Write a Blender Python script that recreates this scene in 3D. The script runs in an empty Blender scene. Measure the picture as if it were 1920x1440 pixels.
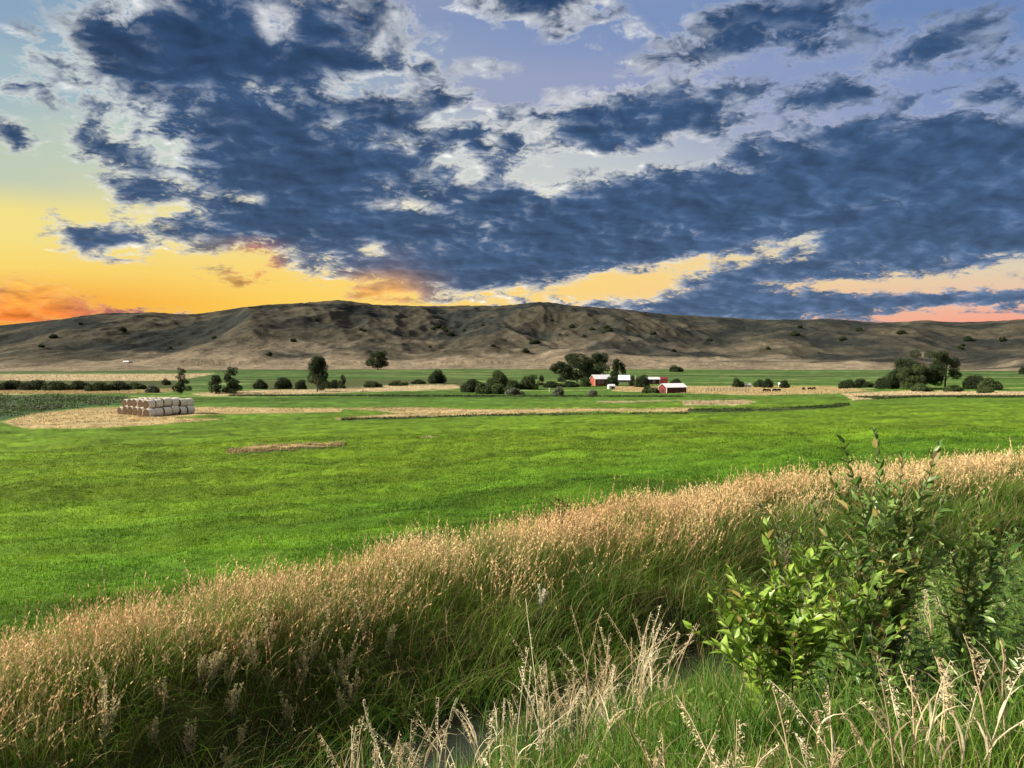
import bpy, math, random
import numpy as np
from mathutils import Vector

SC = bpy.context.scene
COL = SC.collection
rng = np.random.default_rng(11)
random.seed(11)
RAD = math.radians

# ---------------------------------------------------------------- camera
E = 15.0                     # eye height above the far valley floor
F = 1478.0                   # focal length in photo pixels (1920 wide)
HY = 668.0                   # eye level in photo pixels
PITCH = math.atan((720 - HY) / F)
cam_d = bpy.data.cameras.new('camera')
cam = bpy.data.objects.new('camera', cam_d)
COL.objects.link(cam)
cam.location = (0, 0, E)
cam.rotation_euler = (math.pi / 2 - PITCH, 0, 0)
cam_d.sensor_width = 36.0
cam_d.lens = 36.0 * F / 1920.0
cam_d.clip_start = 0.05
cam_d.clip_end = 20000
SC.camera = cam

SC.view_settings.view_transform = 'Standard'
SC.view_settings.look = 'None'
SC.view_settings.gamma = 1.0
SC.view_settings.use_curve_mapping = False
EXPO = 2.0
SC.view_settings.exposure = EXPO
GAIN = 2.0 ** EXPO
SC.cycles.max_bounces = 6
SC.cycles.diffuse_bounces = 3
SC.cycles.transmission_bounces = 3
SC.cycles.transparent_max_bounces = 6

SUN_AZ, SUN_EL = -100.0, 28.0    # degrees left of the view axis, above the horizon
sun_d = bpy.data.lights.new('sun', 'SUN')
sun_d.energy = 3.3
sun_d.color = (1.0, 0.89, 0.72)
sun_d.angle = RAD(10.0)      # thin cloud over the low sun: soft edged shadows
sun = bpy.data.objects.new('sun', sun_d)
COL.objects.link(sun)
sdir = Vector((math.sin(RAD(SUN_AZ)) * math.cos(RAD(SUN_EL)), math.cos(RAD(SUN_AZ)) * math.cos(RAD(SUN_EL)), math.sin(RAD(SUN_EL))))
sun.rotation_euler = sdir.to_track_quat('Z', 'Y').to_euler()
sun.location = (-60, 40, 60)


def s2l(c):
    c = np.asarray(c, float) / 255.0
    return np.where(c <= 0.04045, c / 12.92, ((c + 0.055) / 1.055) ** 2.4)


def pix2dir(px, py):
    xc = (np.asarray(px, float) - 960) / F
    yc = (720 - np.asarray(py, float)) / F
    cp, sp = math.cos(PITCH), math.sin(PITCH)
    return np.stack([xc, cp + yc * sp, -sp + yc * cp], -1)


def world2pix(x, y, z):
    cp, sp = math.cos(PITCH), math.sin(PITCH)
    z = z - E
    f = np.maximum(y * cp - z * sp, 1e-3)
    u = y * sp + z * cp
    return 960 + F * x / f, 720 - F * u / f


# ---------------------------------------------------------------- sky (world nodes)
class NT:
    def __init__(self, tree):
        self.t = tree

    def new(self, kind, **kw):
        n = self.t.nodes.new(kind)
        for k, v in kw.items():
            setattr(n, k, v)
        return n

    def put(self, sock, v):
        if hasattr(v, 'is_output') or isinstance(v, bpy.types.NodeSocket):
            self.t.links.new(v, sock)
        else:
            sock.default_value = v

    def m(self, op, a, b=None, c=None, clamp=False):
        n = self.new('ShaderNodeMath', operation=op, use_clamp=clamp)
        for i, v in enumerate((a, b, c)):
            if v is not None:
                self.put(n.inputs[i], v)
        return n.outputs[0]

    def v(self, op, a, b=None):
        n = self.new('ShaderNodeVectorMath', operation=op)
        self.put(n.inputs[0], a)
        if b is not None:
            if op == 'SCALE':
                self.put(n.inputs['Scale'], b)
            else:
                self.put(n.inputs[1], b)
        return n.outputs['Value'] if op in ('DOT_PRODUCT', 'LENGTH') else n.outputs[0]

    def mix(self, fac, a, b, blend='MIX'):
        n = self.new('ShaderNodeMix', data_type='RGBA', blend_type=blend)
        self.put(n.inputs[0], fac)
        for s, v in ((n.inputs[6], a), (n.inputs[7], b)):
            if isinstance(v, (tuple, list, np.ndarray)):
                s.default_value = (float(v[0]), float(v[1]), float(v[2]), 1)
            else:
                self.t.links.new(v, s)
        return n.outputs[2]

    def smooth(self, x, lo, hi):
        n = self.new('ShaderNodeMapRange', interpolation_type='SMOOTHSTEP')
        self.put(n.inputs[0], x)
        n.inputs[1].default_value = lo
        n.inputs[2].default_value = hi
        return n.outputs[0]

    def noise(self, vec, scale, detail=4, rough=0.5, dist=0.0, lac=2.0):
        n = self.new('ShaderNodeTexNoise', noise_dimensions='3D')
        if vec is not None:
            self.put(n.inputs['Vector'], vec)
        n.inputs['Scale'].default_value = scale
        n.inputs['Detail'].default_value = detail
        n.inputs['Roughness'].default_value = rough
        n.inputs['Lacunarity'].default_value = lac
        n.inputs['Distortion'].default_value = dist
        return n

    def ramp(self, fac, cols):
        # each ramp sits in a small group of its own: far quicker to fill in
        g = bpy.data.node_groups.new('colour_row', 'ShaderNodeTree')
        g.interface.new_socket('Fac', in_out='INPUT', socket_type='NodeSocketFloat')
        g.interface.new_socket('Color', in_out='OUTPUT', socket_type='NodeSocketColor')
        n = g.nodes.new('ShaderNodeValToRGB')
        cr = n.color_ramp
        cr.interpolation = 'LINEAR'
        k = len(cols)
        while len(cr.elements) > 1:
            cr.elements.remove(cr.elements[-1])
        cr.elements[0].position = 0.0
        for i, c in enumerate(cols):
            e = cr.elements[0] if i == 0 else cr.elements.new(i / (k - 1))
            e.color = (float(c[0]), float(c[1]), float(c[2]), 1.0)
        gi, go = g.nodes.new('NodeGroupInput'), g.nodes.new('NodeGroupOutput')
        g.links.new(gi.outputs[0], n.inputs[0])
        g.links.new(n.outputs[0], go.inputs[0])
        gn = self.new('ShaderNodeGroup')
        gn.node_tree = g
        self.put(gn.inputs[0], fac)
        return gn.outputs[0]


AZM, EL0, EL1 = 37.0, -1.5, 28.0
# clouds: centre x, y, half width, half height, tilt (up to the right), weight
CLOUDS = [
    (420, 85, 270, 105, 0, 1.15), (300, 115, 165, 75, 5, .8), (570, 60, 150, 95, 0, .9), (430, 165, 190, 50, 0, .8), (620, 150, 80, 50, 0, .6),
    (470, 235, 240, 60, 0, .95), (640, 215, 170, 45, 0, .9), (410, 290, 120, 40, 0, .9), (560, 320, 220, 70, 0, 1.15), (730, 315, 110, 45, 0, .9),
    (660, 265, 130, 45, 0, .8), (560, 395, 230, 50, 6, 1.15), (450, 428, 110, 28, 12, 1), (700, 425, 210, 46, 0, 1.05), (800, 490, 180, 42, 0, 1.1),
    (640, 455, 130, 32, 0, .85), (860, 525, 130, 26, 8, .9), (950, 500, 160, 40, 4, .95), (1080, 480, 170, 48, 5, 1),
    (740, 110, 42, 48, 30, .7), (770, 215, 50, 45, 20, .85), (820, 260, 40, 24, 0, 1), (890, 258, 42, 26, -20, 1), (960, 280, 38, 17, 10, .95),
    (1012, 290, 32, 14, 0, .9), (905, 380, 95, 25, 0, 1.1), (860, 140, 45, 16, 10, .6), (930, 125, 50, 14, 10, .45), (945, 212, 60, 13, -5, .8),
    (690, 75, 50, 40, 40, .5), (1100, 228, 80, 45, 10, 1), (1240, 215, 160, 52, 6, 1), (1350, 190, 90, 36, 8, .8), (1160, 268, 130, 26, 3, .9),
    (1200, 385, 310, 60, 8, 1.1), (1000, 440, 230, 55, 2, 1), (1420, 355, 300, 75, 12, 1.1), (1600, 330, 260, 75, 14, 1), (1820, 280, 170, 85, 14, 1),
    (1850, 375, 240, 105, 8, 1), (1650, 430, 320, 48, 6, 1), (1300, 465, 310, 48, 6, 1.1), (1380, 570, 190, 40, 0, 1.05), (1650, 575, 330, 34, 0, 1.0), (1880, 560, 120, 30, 0, .9),
    (1620, 495, 350, 30, 4, .9), (1850, 460, 200, 40, 5, .9), (1380, 525, 80, 30, 0, .8), (1120, 575, 60, 8, 0, .4),
    (1000, 10, 140, 26, 0, .95), (1450, 35, 170, 50, 12, .9), (1560, 78, 80, 24, 16, .8), (1350, 95, 90, 24, 28, .75), (1230, 102, 60, 17, 20, .6),
    (1770, 78, 125, 38, 16, .95), (1690, 105, 65, 36, 40, .55), (1560, 175, 120, 27, 12, .95), (1890, 112, 60, 14, 12, .8), (1845, 190, 100, 28, 10, .75),
    (1700, 205, 60, 18, 0, .5), (1600, 250, 100, 22, 18, .9), (1160, 70, 55, 10, 20, .5), (1040, 72, 55, 12, 10, .55), (1450, 250, 110, 16, 14, .5),
    (60, 118, 34, 18, 0, .75), (95, 130, 40, 12, 10, .6), (40, 172, 80, 12, -8, .65), (8, 238, 36, 22, 0, .8), (35, 270, 45, 12, 0, .55), (225, 290, 85, 22, -6, .95),
    (255, 310, 45, 22, 0, .8), (262, 355, 90, 14, 3, .9), (190, 245, 60, 14, 0, .75), (235, 185, 85, 36, 10, .6), (242, 398, 34, 9, -15, .75),
    (85, 416, 34, 6, 0, .7), (205, 440, 105, 20, 4, .95), (220, 465, 90, 14, 2, .9), (340, 438, 32, 13, 0, .8), (408, 469, 16, 4, 0, .6), (490, 470, 50, 10, 0, .4),
    (430, 524, 70, 15, 2, .62), (468, 512, 24, 14, 30, .5), (110, 572, 170, 13, -6, 1.0), (15, 592, 60, 16, 0, .8), (60, 533, 80, 9, -8, .45),
    (100, 600, 80, 13, 8, 1.0), (340, 587, 40, 4, 0, .6), (720, 542, 70, 24, 0, .62),
    (1480, 565, 420, 40, 0, 1.0), (1330, 520, 140, 40, 0, .9), (1200, 580, 200, 14, 0, .9),
    # puffs in the middle and along the broken edges
    (690, 130, 28, 20, 20, .8), (735, 165, 30, 18, 0, .7), (800, 130, 30, 20, 30, .7), (840, 190, 34, 16, 10, .8), (905, 175, 30, 13, 10, .6), (780, 290, 34, 18, 0, .8), (860, 345, 60, 20, 0, 1.0), (930, 305, 50, 13, 0, .75), (960, 352, 70, 18, 4, 1.0),
    (930, 330, 50, 14, 5, .8), (1000, 345, 34, 13, 10, .7), (960, 240, 26, 12, 0, .6), (1040, 190, 26, 18, 20, .6), (790, 370, 50, 16, 5, .75), (870, 430, 60, 14, 5, .8), (1010, 395, 60, 18, 5, .85),
    (700, 60, 34, 26, 40, .7), (760, 40, 24, 16, 40, .5), (1290, 150, 36, 14, 20, .55), (1420, 280, 60, 16, 14, .8), (1530, 215, 50, 14, 12, .6), (1480, 140, 40, 16, 15, .5), (1640, 160, 40, 12, 10, .5),
    (370, 360, 60, 18, 5, .8), (330, 215, 40, 20, 10, .8), (270, 255, 30, 14, 0, .6), (140, 260, 30, 10, 0, .45), (170, 140, 26, 20, 0, .5), (560, 490, 70, 12, 4, .7), (620, 505, 50, 9, 4, .6),
    # gaps
    (515, 55, 36, 40, 0, -.75), (490, 157, 30, 12, 0, -.6), (590, 240, 60, 7, 0, -.2), (330, 260, 60, 14, 30, -.5), (690, 170, 60, 20, 25, -.45),
    (1350, 487, 120, 8, 5, -.75), (1490, 453, 95, 9, 8, -.6), (1650, 532, 220, 15, 4, -.7), (1890, 508, 60, 8, 6, -.6), (1800, 584, 190, 14, 3, -.95), (1375, 580, 30, 6, 0, -.4), (1180, 532, 110, 24, 6, -1.1),
    (1100, 303, 170, 10, 10, -.6), (1400, 316, 70, 9, 22, -.5), (740, 385, 70, 10, 6, -.35),
    (730, 460, 50, 10, 8, -.35), (840, 455, 60, 8, 6, -.3), (1600, 215, 60, 12, 12, -.4), (450, 372, 50, 8, 10, -.4), (1290, 290, 70, 9, 10, -.4), (1870, 205, 50, 10, 15, -.3),
]
# colours of the clear sky at photo points
SKYC = [
    (0, 0, 138, 166, 190), (700, 0, 146, 156, 188), (1100, 40, 122, 146, 190), (1900, 0, 108, 136, 184),
    (0, 150, 160, 186, 195), (500, 140, 160, 180, 195), (1000, 150, 152, 160, 192), (1450, 150, 140, 156, 196), (1900, 150, 124, 147, 192),
    (0, 300, 190, 203, 180), (500, 290, 198, 210, 204), (1000, 290, 200, 206, 206), (1450, 260, 156, 166, 196), (1900, 280, 132, 152, 196),
    (0, 420, 244, 224, 130), (500, 420, 240, 226, 160), (1000, 420, 236, 230, 200), (1500, 420, 214, 214, 200), (1900, 420, 170, 180, 200),
    (0, 500, 252, 220, 104), (500, 510, 253, 218, 112), (1000, 520, 254, 214, 120), (1300, 520, 250, 212, 134), (1700, 530, 236, 214, 168), (1900, 520, 220, 205, 180),
    (0, 585, 246, 150, 30), (110, 570, 246, 158, 38), (400, 575, 255, 208, 66), (800, 570, 254, 216, 104), (1200, 570, 250, 212, 134), (1500, 590, 236, 170, 150), (1900, 590, 250, 150, 126),
    (0, 680, 250, 160, 34), (400, 680, 255, 200, 52), (960, 680, 254, 212, 100), (1900, 680, 240, 150, 120),
]
# colours of the clouds; weight, then centre and size of the area
CLOUDC = [
    (430, 524, 80, 20, 255, 200, 10), (470, 508, 26, 12, 232, 130, 50), (90, 574, 210, 22, 240, 104, 4), (10, 594, 80, 14, 240, 126, 16), (60, 530, 80, 14, 246, 176, 70),
    (720, 542, 60, 22, 244, 176, 84),
]


def build_sky():
    w = bpy.data.worlds.new('World')
    SC.world = w
    w.use_nodes = True
    t = bpy.data.node_groups.new('sky_colour', 'ShaderNodeTree')
    t.interface.new_socket('Color', in_out='OUTPUT', socket_type='NodeSocketColor')
    n = NT(t)
    tc = n.new('ShaderNodeTexCoord')
    d = n.v('NORMALIZE', tc.outputs['Generated'])
    sep = n.new('ShaderNodeSeparateXYZ')
    t.links.new(d, sep.inputs[0])
    X, Y, Z = sep.outputs
    az = n.m('ARCTAN2', X, Y)
    el = n.m('ARCSINE', Z)
    NR, NC = 30, 32
    els = np.radians(np.linspace(EL0, EL1, NR))
    azs = np.radians(np.linspace(-AZM, AZM, 2 * NC - 1))
    A, L = np.meshgrid(azs, els)
    px, py = world2pix(1000 * np.sin(A) * np.cos(L), 1000 * np.cos(A) * np.cos(L), 1000 * np.sin(L) + E)
    cov = np.zeros_like(px)
    for cx, cy, rx, ry, tilt, wt in CLOUDS:
        c, s = math.cos(RAD(tilt)), math.sin(RAD(tilt))
        dx, dy = px - cx, py - cy
        u = (dx * c - dy * s) / max(rx, 24)
        v = (dx * s + dy * c) / max(ry, 13)
        g = wt * np.exp(-np.maximum(u * u + v * v, 0) ** 1.15 * 0.8)
        if wt > 0:
            cov = np.where(g > 0, np.maximum(cov, g) + 0.12 * np.minimum(cov, g), cov)
        else:
            cov = cov + g
    cov = np.clip(cov, 0, 1.15) * 0.74

    def grid_colour(pts, nr, nc, ramp=None):
        el_ = np.radians(np.linspace(EL0, EL1, nr))
        az_ = np.radians(np.linspace(-AZM, AZM, nc))
        A, L = np.meshgrid(az_, el_)
        px, py = world2pix(1000 * np.sin(A) * np.cos(L), 1000 * np.cos(A) * np.cos(L), 1000 * np.sin(L) + E)
        return px, py

    PX, PY = grid_colour(None, 18, NC)
    P = np.array(SKYC, float)
    dd = ((PX[..., None] - P[:, 0]) / 300) ** 2 + ((PY[..., None] - P[:, 1]) / 42) ** 2
    W = np.exp(-dd * 0.9) + 1e-9 / (dd + 1e-3)
    sky = (W[..., None] * s2l(P[:, 2:])).sum(2) / W.sum(2)[..., None]
    PX2, PY2 = grid_colour(None, 16, NC)
    fy = np.clip(PY2 / 620, 0, 1)[..., None]
    fx = np.clip(PX2 / 1920, 0, 1)[..., None]
    slate = (1 - fy) * s2l((46, 74, 112)) + fy * s2l((70, 96, 133))
    slate = slate * (0.92 + 0.16 * fx)
    for cx, cy, rx, ry, r, g, b in CLOUDC:
        k = np.clip(np.exp(-(((PX2 - cx) / rx) ** 2 + ((PY2 - cy) / max(ry, 22)) ** 2) * 0.8) * 1.8, 0, 1)[..., None]
        slate = slate * (1 - k) + s2l((r, g, b)) * k
    uL = n.m('MULTIPLY_ADD', az, 1 / RAD(AZM), 1.0, clamp=True)
    uR = n.m('MULTIPLY', az, 1 / RAD(AZM), clamp=True)
    uF = n.m('MULTIPLY_ADD', az, 0.5 / RAD(AZM), 0.5, clamp=True)
    right = n.m('GREATER_THAN', az, 0.0)
    vv = n.m('MULTIPLY_ADD', el, 1 / RAD(EL1 - EL0), -EL0 / (EL1 - EL0), clamp=True)

    # coverage: three rows to a ramp
    rowv = n.m('MULTIPLY', vv, NR - 1)
    total = None
    for k in range(0, NR, 3):
        cl = n.ramp(uL, np.stack([cov[k, :NC], cov[k + 1, :NC], cov[k + 2, :NC]], -1))
        cr = n.ramp(uR, np.stack([cov[k, NC - 1:], cov[k + 1, NC - 1:], cov[k + 2, NC - 1:]], -1))
        c = n.mix(right, cl, cr)
        comb = n.new('ShaderNodeCombineXYZ')
        for i in range(3):
            t.links.new(rowv, comb.inputs[i])
        dv = n.v('ABSOLUTE', n.v('SUBTRACT', comb.outputs[0], (k, k + 1, k + 2)))
        hat = n.v('MAXIMUM', n.v('SUBTRACT', (1, 1, 1), dv), (0, 0, 0))
        s = n.v('DOT_PRODUCT', c, hat)
        total = s if total is None else n.m('ADD', total, s)

    def colour_rows(grid):
        nr = grid.shape[0]
        rv = n.m('MULTIPLY', vv, nr - 1)
        out = None
        for k in range(nr):
            c = n.ramp(uF, grid[k])
            h = n.m('SUBTRACT', 1.0, n.m('ABSOLUTE', n.m('SUBTRACT', rv, float(k))), clamp=True)
            c = n.v('SCALE', c, h)
            out = c if out is None else n.v('ADD', out, c)
        return out

    clear = colour_rows(sky)
    cloudc = colour_rows(slate)

    # cloud detail on a plane overhead, so that it flattens to streaks at the horizon
    zz = n.m('ADD', n.m('MAXIMUM', Z, 0.0), 0.28)
    comb = n.new('ShaderNodeCombineXYZ')
    t.links.new(n.m('DIVIDE', X, zz), comb.inputs[0])
    t.links.new(n.m('DIVIDE', Y, zz), comb.inputs[1])
    P0 = comb.outputs[0]
    wn = n.noise(P0, 9.0, 3, 0.5)
    warp = n.v('SCALE', n.v('SUBTRACT', wn.outputs['Color'], (0.5, 0.5, 0.5)), 0.07)
    P1 = n.v('ADD', P0, warp)
    n1 = n.noise(P1, 6.0, 3, 0.5).outputs[0]
    n2 = n.noise(P1, 15.0, 8, 0.57).outputs[0]
    n2s = n.noise(n.v('ADD', P1, (-0.016, 0.016, 0)), 15.0, 4, 0.5).outputs[0]
    n4 = n.noise(P1, 60.0, 4, 0.6).outputs[0]
    det = n.m('ADD', n.m('MULTIPLY', n.m('SUBTRACT', n1, 0.5), 0.75), n.m('MULTIPLY', n.m('SUBTRACT', n2, 0.5), 1.5))
    det = n.m('ADD', det, n.m('MULTIPLY', n.m('SUBTRACT', n4, 0.5), 0.30))
    amp = n.m('MULTIPLY_ADD', n.smooth(total, 0.0, 0.20), 0.95, 0.05)
    amp = n.m('MULTIPLY', amp, n.m('MULTIPLY_ADD', n.smooth(total, 0.45, 0.80), -0.55, 1.0))
    dens = n.m('MULTIPLY_ADD', det, amp, total)
    sepc = n.new('ShaderNodeSeparateColor')
    t.links.new(cloudc, sepc.inputs[0])
    cold = n.smooth(n.m('SUBTRACT', sepc.outputs[2], sepc.outputs[0]), -0.25, 0.02)
    thin = n.m('MULTIPLY', n.smooth(dens, 0.09, 0.24), n.m('MULTIPLY_ADD', n.smooth(total, 0.06, 0.40), 0.66, 0.06))
    thin = n.m('MULTIPLY', thin, n.m('MULTIPLY_ADD', cold, 0.85, 0.15))
    core = n.smooth(dens, 0.13, 0.50)
    east = n.m('MULTIPLY_ADD', n.smooth(az, 0.10, 0.34), -0.72, 1.0)      # pale rims fade away from the sun
    thin = n.m('MULTIPLY', thin, n.m('MULTIPLY', east, 1.0))
    white = n.mix(0.72, clear, s2l((250, 247, 236)))
    base = n.mix(thin, clear, white)
    lit = n.m('MULTIPLY', n.m('SUBTRACT', n2, n2s), 3.2)          # side turned to the low sun
    n3 = n.noise(n.v('MULTIPLY', P1, (0.55, 1.5, 1)), 4.0, 5, 0.55).outputs[0]
    veil = n.mix(n.m('MULTIPLY', n.m('MULTIPLY', cold, 0.26), east), n.v('SCALE', cloudc, 1.2), white)
    fill = n.m('MULTIPLY_ADD', n.m('SUBTRACT', n3, 0.5), 0.55, dens)
    body = n.mix(n.smooth(fill, 0.24, 0.60), veil, n.v('SCALE', cloudc, 1.08))
    body = n.mix(n.smooth(fill, 0.50, 1.0), body, n.v('SCALE', cloudc, 0.76))
    glow = n.m('MULTIPLY', n.m('MAXIMUM', lit, 0.0), n.m('SUBTRACT', 1.0, n.smooth(dens, 0.30, 0.85)))
    body = n.mix(n.m('MULTIPLY', n.m('MULTIPLY', glow, 1.3), n.m('MULTIPLY', east, cold), clamp=True), body, white)
    body = n.v('SCALE', body, n.m('ADD', 1.0, n.m('MULTIPLY', n.m('MAXIMUM', n.m('MINIMUM', lit, 0.5), -0.5), 0.55)))
    body = n.v('SCALE', body, n.m('MULTIPLY_ADD', n.m('SUBTRACT', n1, 0.5), -0.9, 1.0))
    col = n.mix(core, base, body)
    nish = n.new('ShaderNodeTexSky', sky_type='NISHITA')
    nish.sun_disc = False
    nish.sun_elevation = RAD(SUN_EL)
    nish.sun_rotation = RAD(SUN_AZ)
    nish.altitude = 1200
    STR = 0.1
    a = n.v('SCALE', col, 0.97 / GAIN / STR)
    b = n.v('SCALE', nish.outputs[0], 0.012)
    go = n.new('NodeGroupOutput')
    t.links.new(n.v('ADD', a, b), go.inputs[0])
    wt = w.node_tree
    wt.nodes.clear()
    gn = wt.nodes.new('ShaderNodeGroup')
    gn.node_tree = t
    bg = wt.nodes.new('ShaderNodeBackground')
    wt.links.new(gn.outputs[0], bg.inputs[0])
    bg.inputs[1].default_value = STR
    out = wt.nodes.new('ShaderNodeOutputWorld')
    wt.links.new(bg.outputs[0], out.inputs[0])
    w.cycles.sampling_method = 'MANUAL'
    w.cycles.sample_map_resolution = 512


build_sky()

# ---------------------------------------------------------------- numpy helpers


def hash2(ix, iy, seed):
    h = (ix.astype(np.int64) * 374761393 + iy.astype(np.int64) * 668265263 + seed * 1442695041) & 0xffffffff
    h = ((h ^ (h >> 13)) * 1274126177) & 0xffffffff
    h = h ^ (h >> 16)
    return (h & 0xffffff) / float(0xffffff)


def vnoise(x, y, seed=0):
    ix, iy = np.floor(x), np.floor(y)
    fx, fy = x - ix, y - iy
    ux, uy = fx * fx * fx * (fx * (fx * 6 - 15) + 10), fy * fy * fy * (fy * (fy * 6 - 15) + 10)

    def g(dx, dy):
        a = hash2(ix + dx, iy + dy, seed) * 2 * np.pi
        return np.cos(a) * (fx - dx) + np.sin(a) * (fy - dy)
    return ((g(0, 0) * (1 - ux) + g(1, 0) * ux) * (1 - uy) + (g(0, 1) * (1 - ux) + g(1, 1) * ux) * uy) * 1.5


def fbm(x, y, octs=4, seed=0, gain=0.5):
    out, a = 0, 1.0
    for o in range(octs):
        out = out + a * vnoise(x, y, seed + o * 17)
        x, y, a = x * 2.03 + 7.1, y * 2.03 - 3.7, a * gain
    return out


def ridged(x, y, octs=4, seed=0, gain=0.5):
    out, a = 0, 1.0
    for o in range(octs):
        out = out + a * (1 - np.abs(vnoise(x, y, seed + o * 13)) * 2)
        x, y, a = x * 2.07 + 1.7, y * 2.07 + 5.3, a * gain
    return out


def sstep(a, b, x):
    u = np.clip((x - a) / (b - a), 0, 1)
    return u * u * (3 - 2 * u)


def make_mesh(name, V, faces, mat, parent=None, cols=None, smooth=False):
    """faces: list of index arrays (n,3) / (n,4)."""
    me = bpy.data.meshes.new(name)
    V = np.ascontiguousarray(V, np.float32)
    me.vertices.add(len(V))
    me.vertices.foreach_set('co', V.ravel())
    faces = [np.asarray(f, np.int32) for f in faces if len(f)]
    loops = np.concatenate([f.ravel() for f in faces])
    cnt = np.concatenate([np.full(len(f), f.shape[1], np.int32) for f in faces])
    start = np.concatenate([[0], np.cumsum(cnt)[:-1]]).astype(np.int32)
    me.loops.add(len(loops))
    me.loops.foreach_set('vertex_index', loops)
    me.polygons.add(len(cnt))
    me.polygons.foreach_set('loop_start', start)
    me.polygons.foreach_set('loop_total', cnt)
    me.polygons.foreach_set('use_smooth', np.full(len(cnt), smooth))
    if cols is not None:
        a = me.attributes.new('Col', 'FLOAT_COLOR', 'POINT')
        c = np.ones((len(V), 4), np.float32)
        c[:, :3] = cols
        a.data.foreach_set('color', c.ravel())
    me.update(calc_edges=True)
    me.materials.append(mat)
    o = bpy.data.objects.new(name, me)
    COL.objects.link(o)
    if parent is not None:
        o.parent = parent
    return o


class Geo:
    """collects vertices, faces and colours of one mesh"""

    def __init__(self):
        self.V, self.Q, self.T, self.C, self.n = [], [], [], [], 0

    def add(self, V, quads=None, tris=None, col=None):
        V = np.asarray(V, float).reshape(-1, 3)
        self.V.append(V)
        if quads is not None and len(quads):
            self.Q.append(np.asarray(quads, int).reshape(-1, 4) + self.n)
        if tris is not None and len(tris):
            self.T.append(np.asarray(tris, int).reshape(-1, 3) + self.n)
        if col is None:
            col = (0.5, 0.5, 0.5)
        self.C.append(np.broadcast_to(np.asarray(col, float), V.shape))
        self.n += len(V)
        return self

    def box(self, x0, x1, y0, y1, z0, z1, col=None):
        V = [(x, y, z) for z in (z0, z1) for y in (y0, y1) for x in (x0, x1)]
        return self.add(V, [(0, 2, 3, 1), (4, 5, 7, 6), (0, 1, 5, 4), (2, 6, 7, 3), (0, 4, 6, 2), (1, 3, 7, 5)], None, col)

    def tube(self, pts, radii, sides=6, col=None, cap=True):
        pts = np.asarray(pts, float)
        k = len(pts)
        tan = np.gradient(pts, axis=0)
        tan /= np.linalg.norm(tan, axis=1, keepdims=True) + 1e-9
        ref = np.where(np.abs(tan[:, 2:3]) > 0.9, np.array([[1., 0, 0]]), np.array([[0, 0, 1.]]))
        a = np.cross(tan, ref)
        a /= np.linalg.norm(a, axis=1, keepdims=True) + 1e-9
        b = np.cross(tan, a)
        ang = np.linspace(0, 2 * np.pi, sides, endpoint=False)
        V = pts[:, None] + np.asarray(radii)[:, None, None] * (np.cos(ang)[None, :, None] * a[:, None] + np.sin(ang)[None, :, None] * b[:, None])
        V = V.reshape(-1, 3)
        q = []
        for i in range(k - 1):
            for j in range(sides):
                j2 = (j + 1) % sides
                q.append((i * sides + j, i * sides + j2, (i + 1) * sides + j2, (i + 1) * sides + j))
        tr = []
        if cap:
            V = np.concatenate([V, pts[:1], pts[-1:]])
            for j in range(sides):
                tr.append((len(V) - 2, (j + 1) % sides, j))
                tr.append((len(V) - 1, (k - 1) * sides + j, (k - 1) * sides + (j + 1) % sides))
        return self.add(V, q, tr, col)

    def build(self, name, mat, parent=None, smooth=False):
        f = []
        if self.Q:
            f.append(np.concatenate(self.Q))
        if self.T:
            f.append(np.concatenate(self.T))
        return make_mesh(name, np.concatenate(self.V), f, mat, parent, np.concatenate(self.C), smooth)


def tag(o, label=None, cat=None, group=None, kind=None):
    if label:
        o['label'] = label
    if cat:
        o['category'] = cat
    if group:
        o['group'] = group
    if kind:
        o['kind'] = kind
    return o


def empty(name, loc, rz=0.0):
    o = bpy.data.objects.new(name, None)
    COL.objects.link(o)
    o.location = [float(v) for v in loc]
    o.rotation_euler = (0, 0, rz)
    return o


def copy_tree(o, parent=None):
    c = o.copy()
    COL.objects.link(c)
    if parent is not None:
        c.parent = parent
    for ch in list(o.children):
        copy_tree(ch, c)
    return c


# ---------------------------------------------------------------- materials
def new_mat(name):
    m = bpy.data.materials.new(name)
    m.use_nodes = True
    m.node_tree.nodes.clear()
    return m, NT(m.node_tree)


def finish(n, shader):
    o = n.new('ShaderNodeOutputMaterial')
    n.t.links.new(shader, o.inputs[0])


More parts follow.
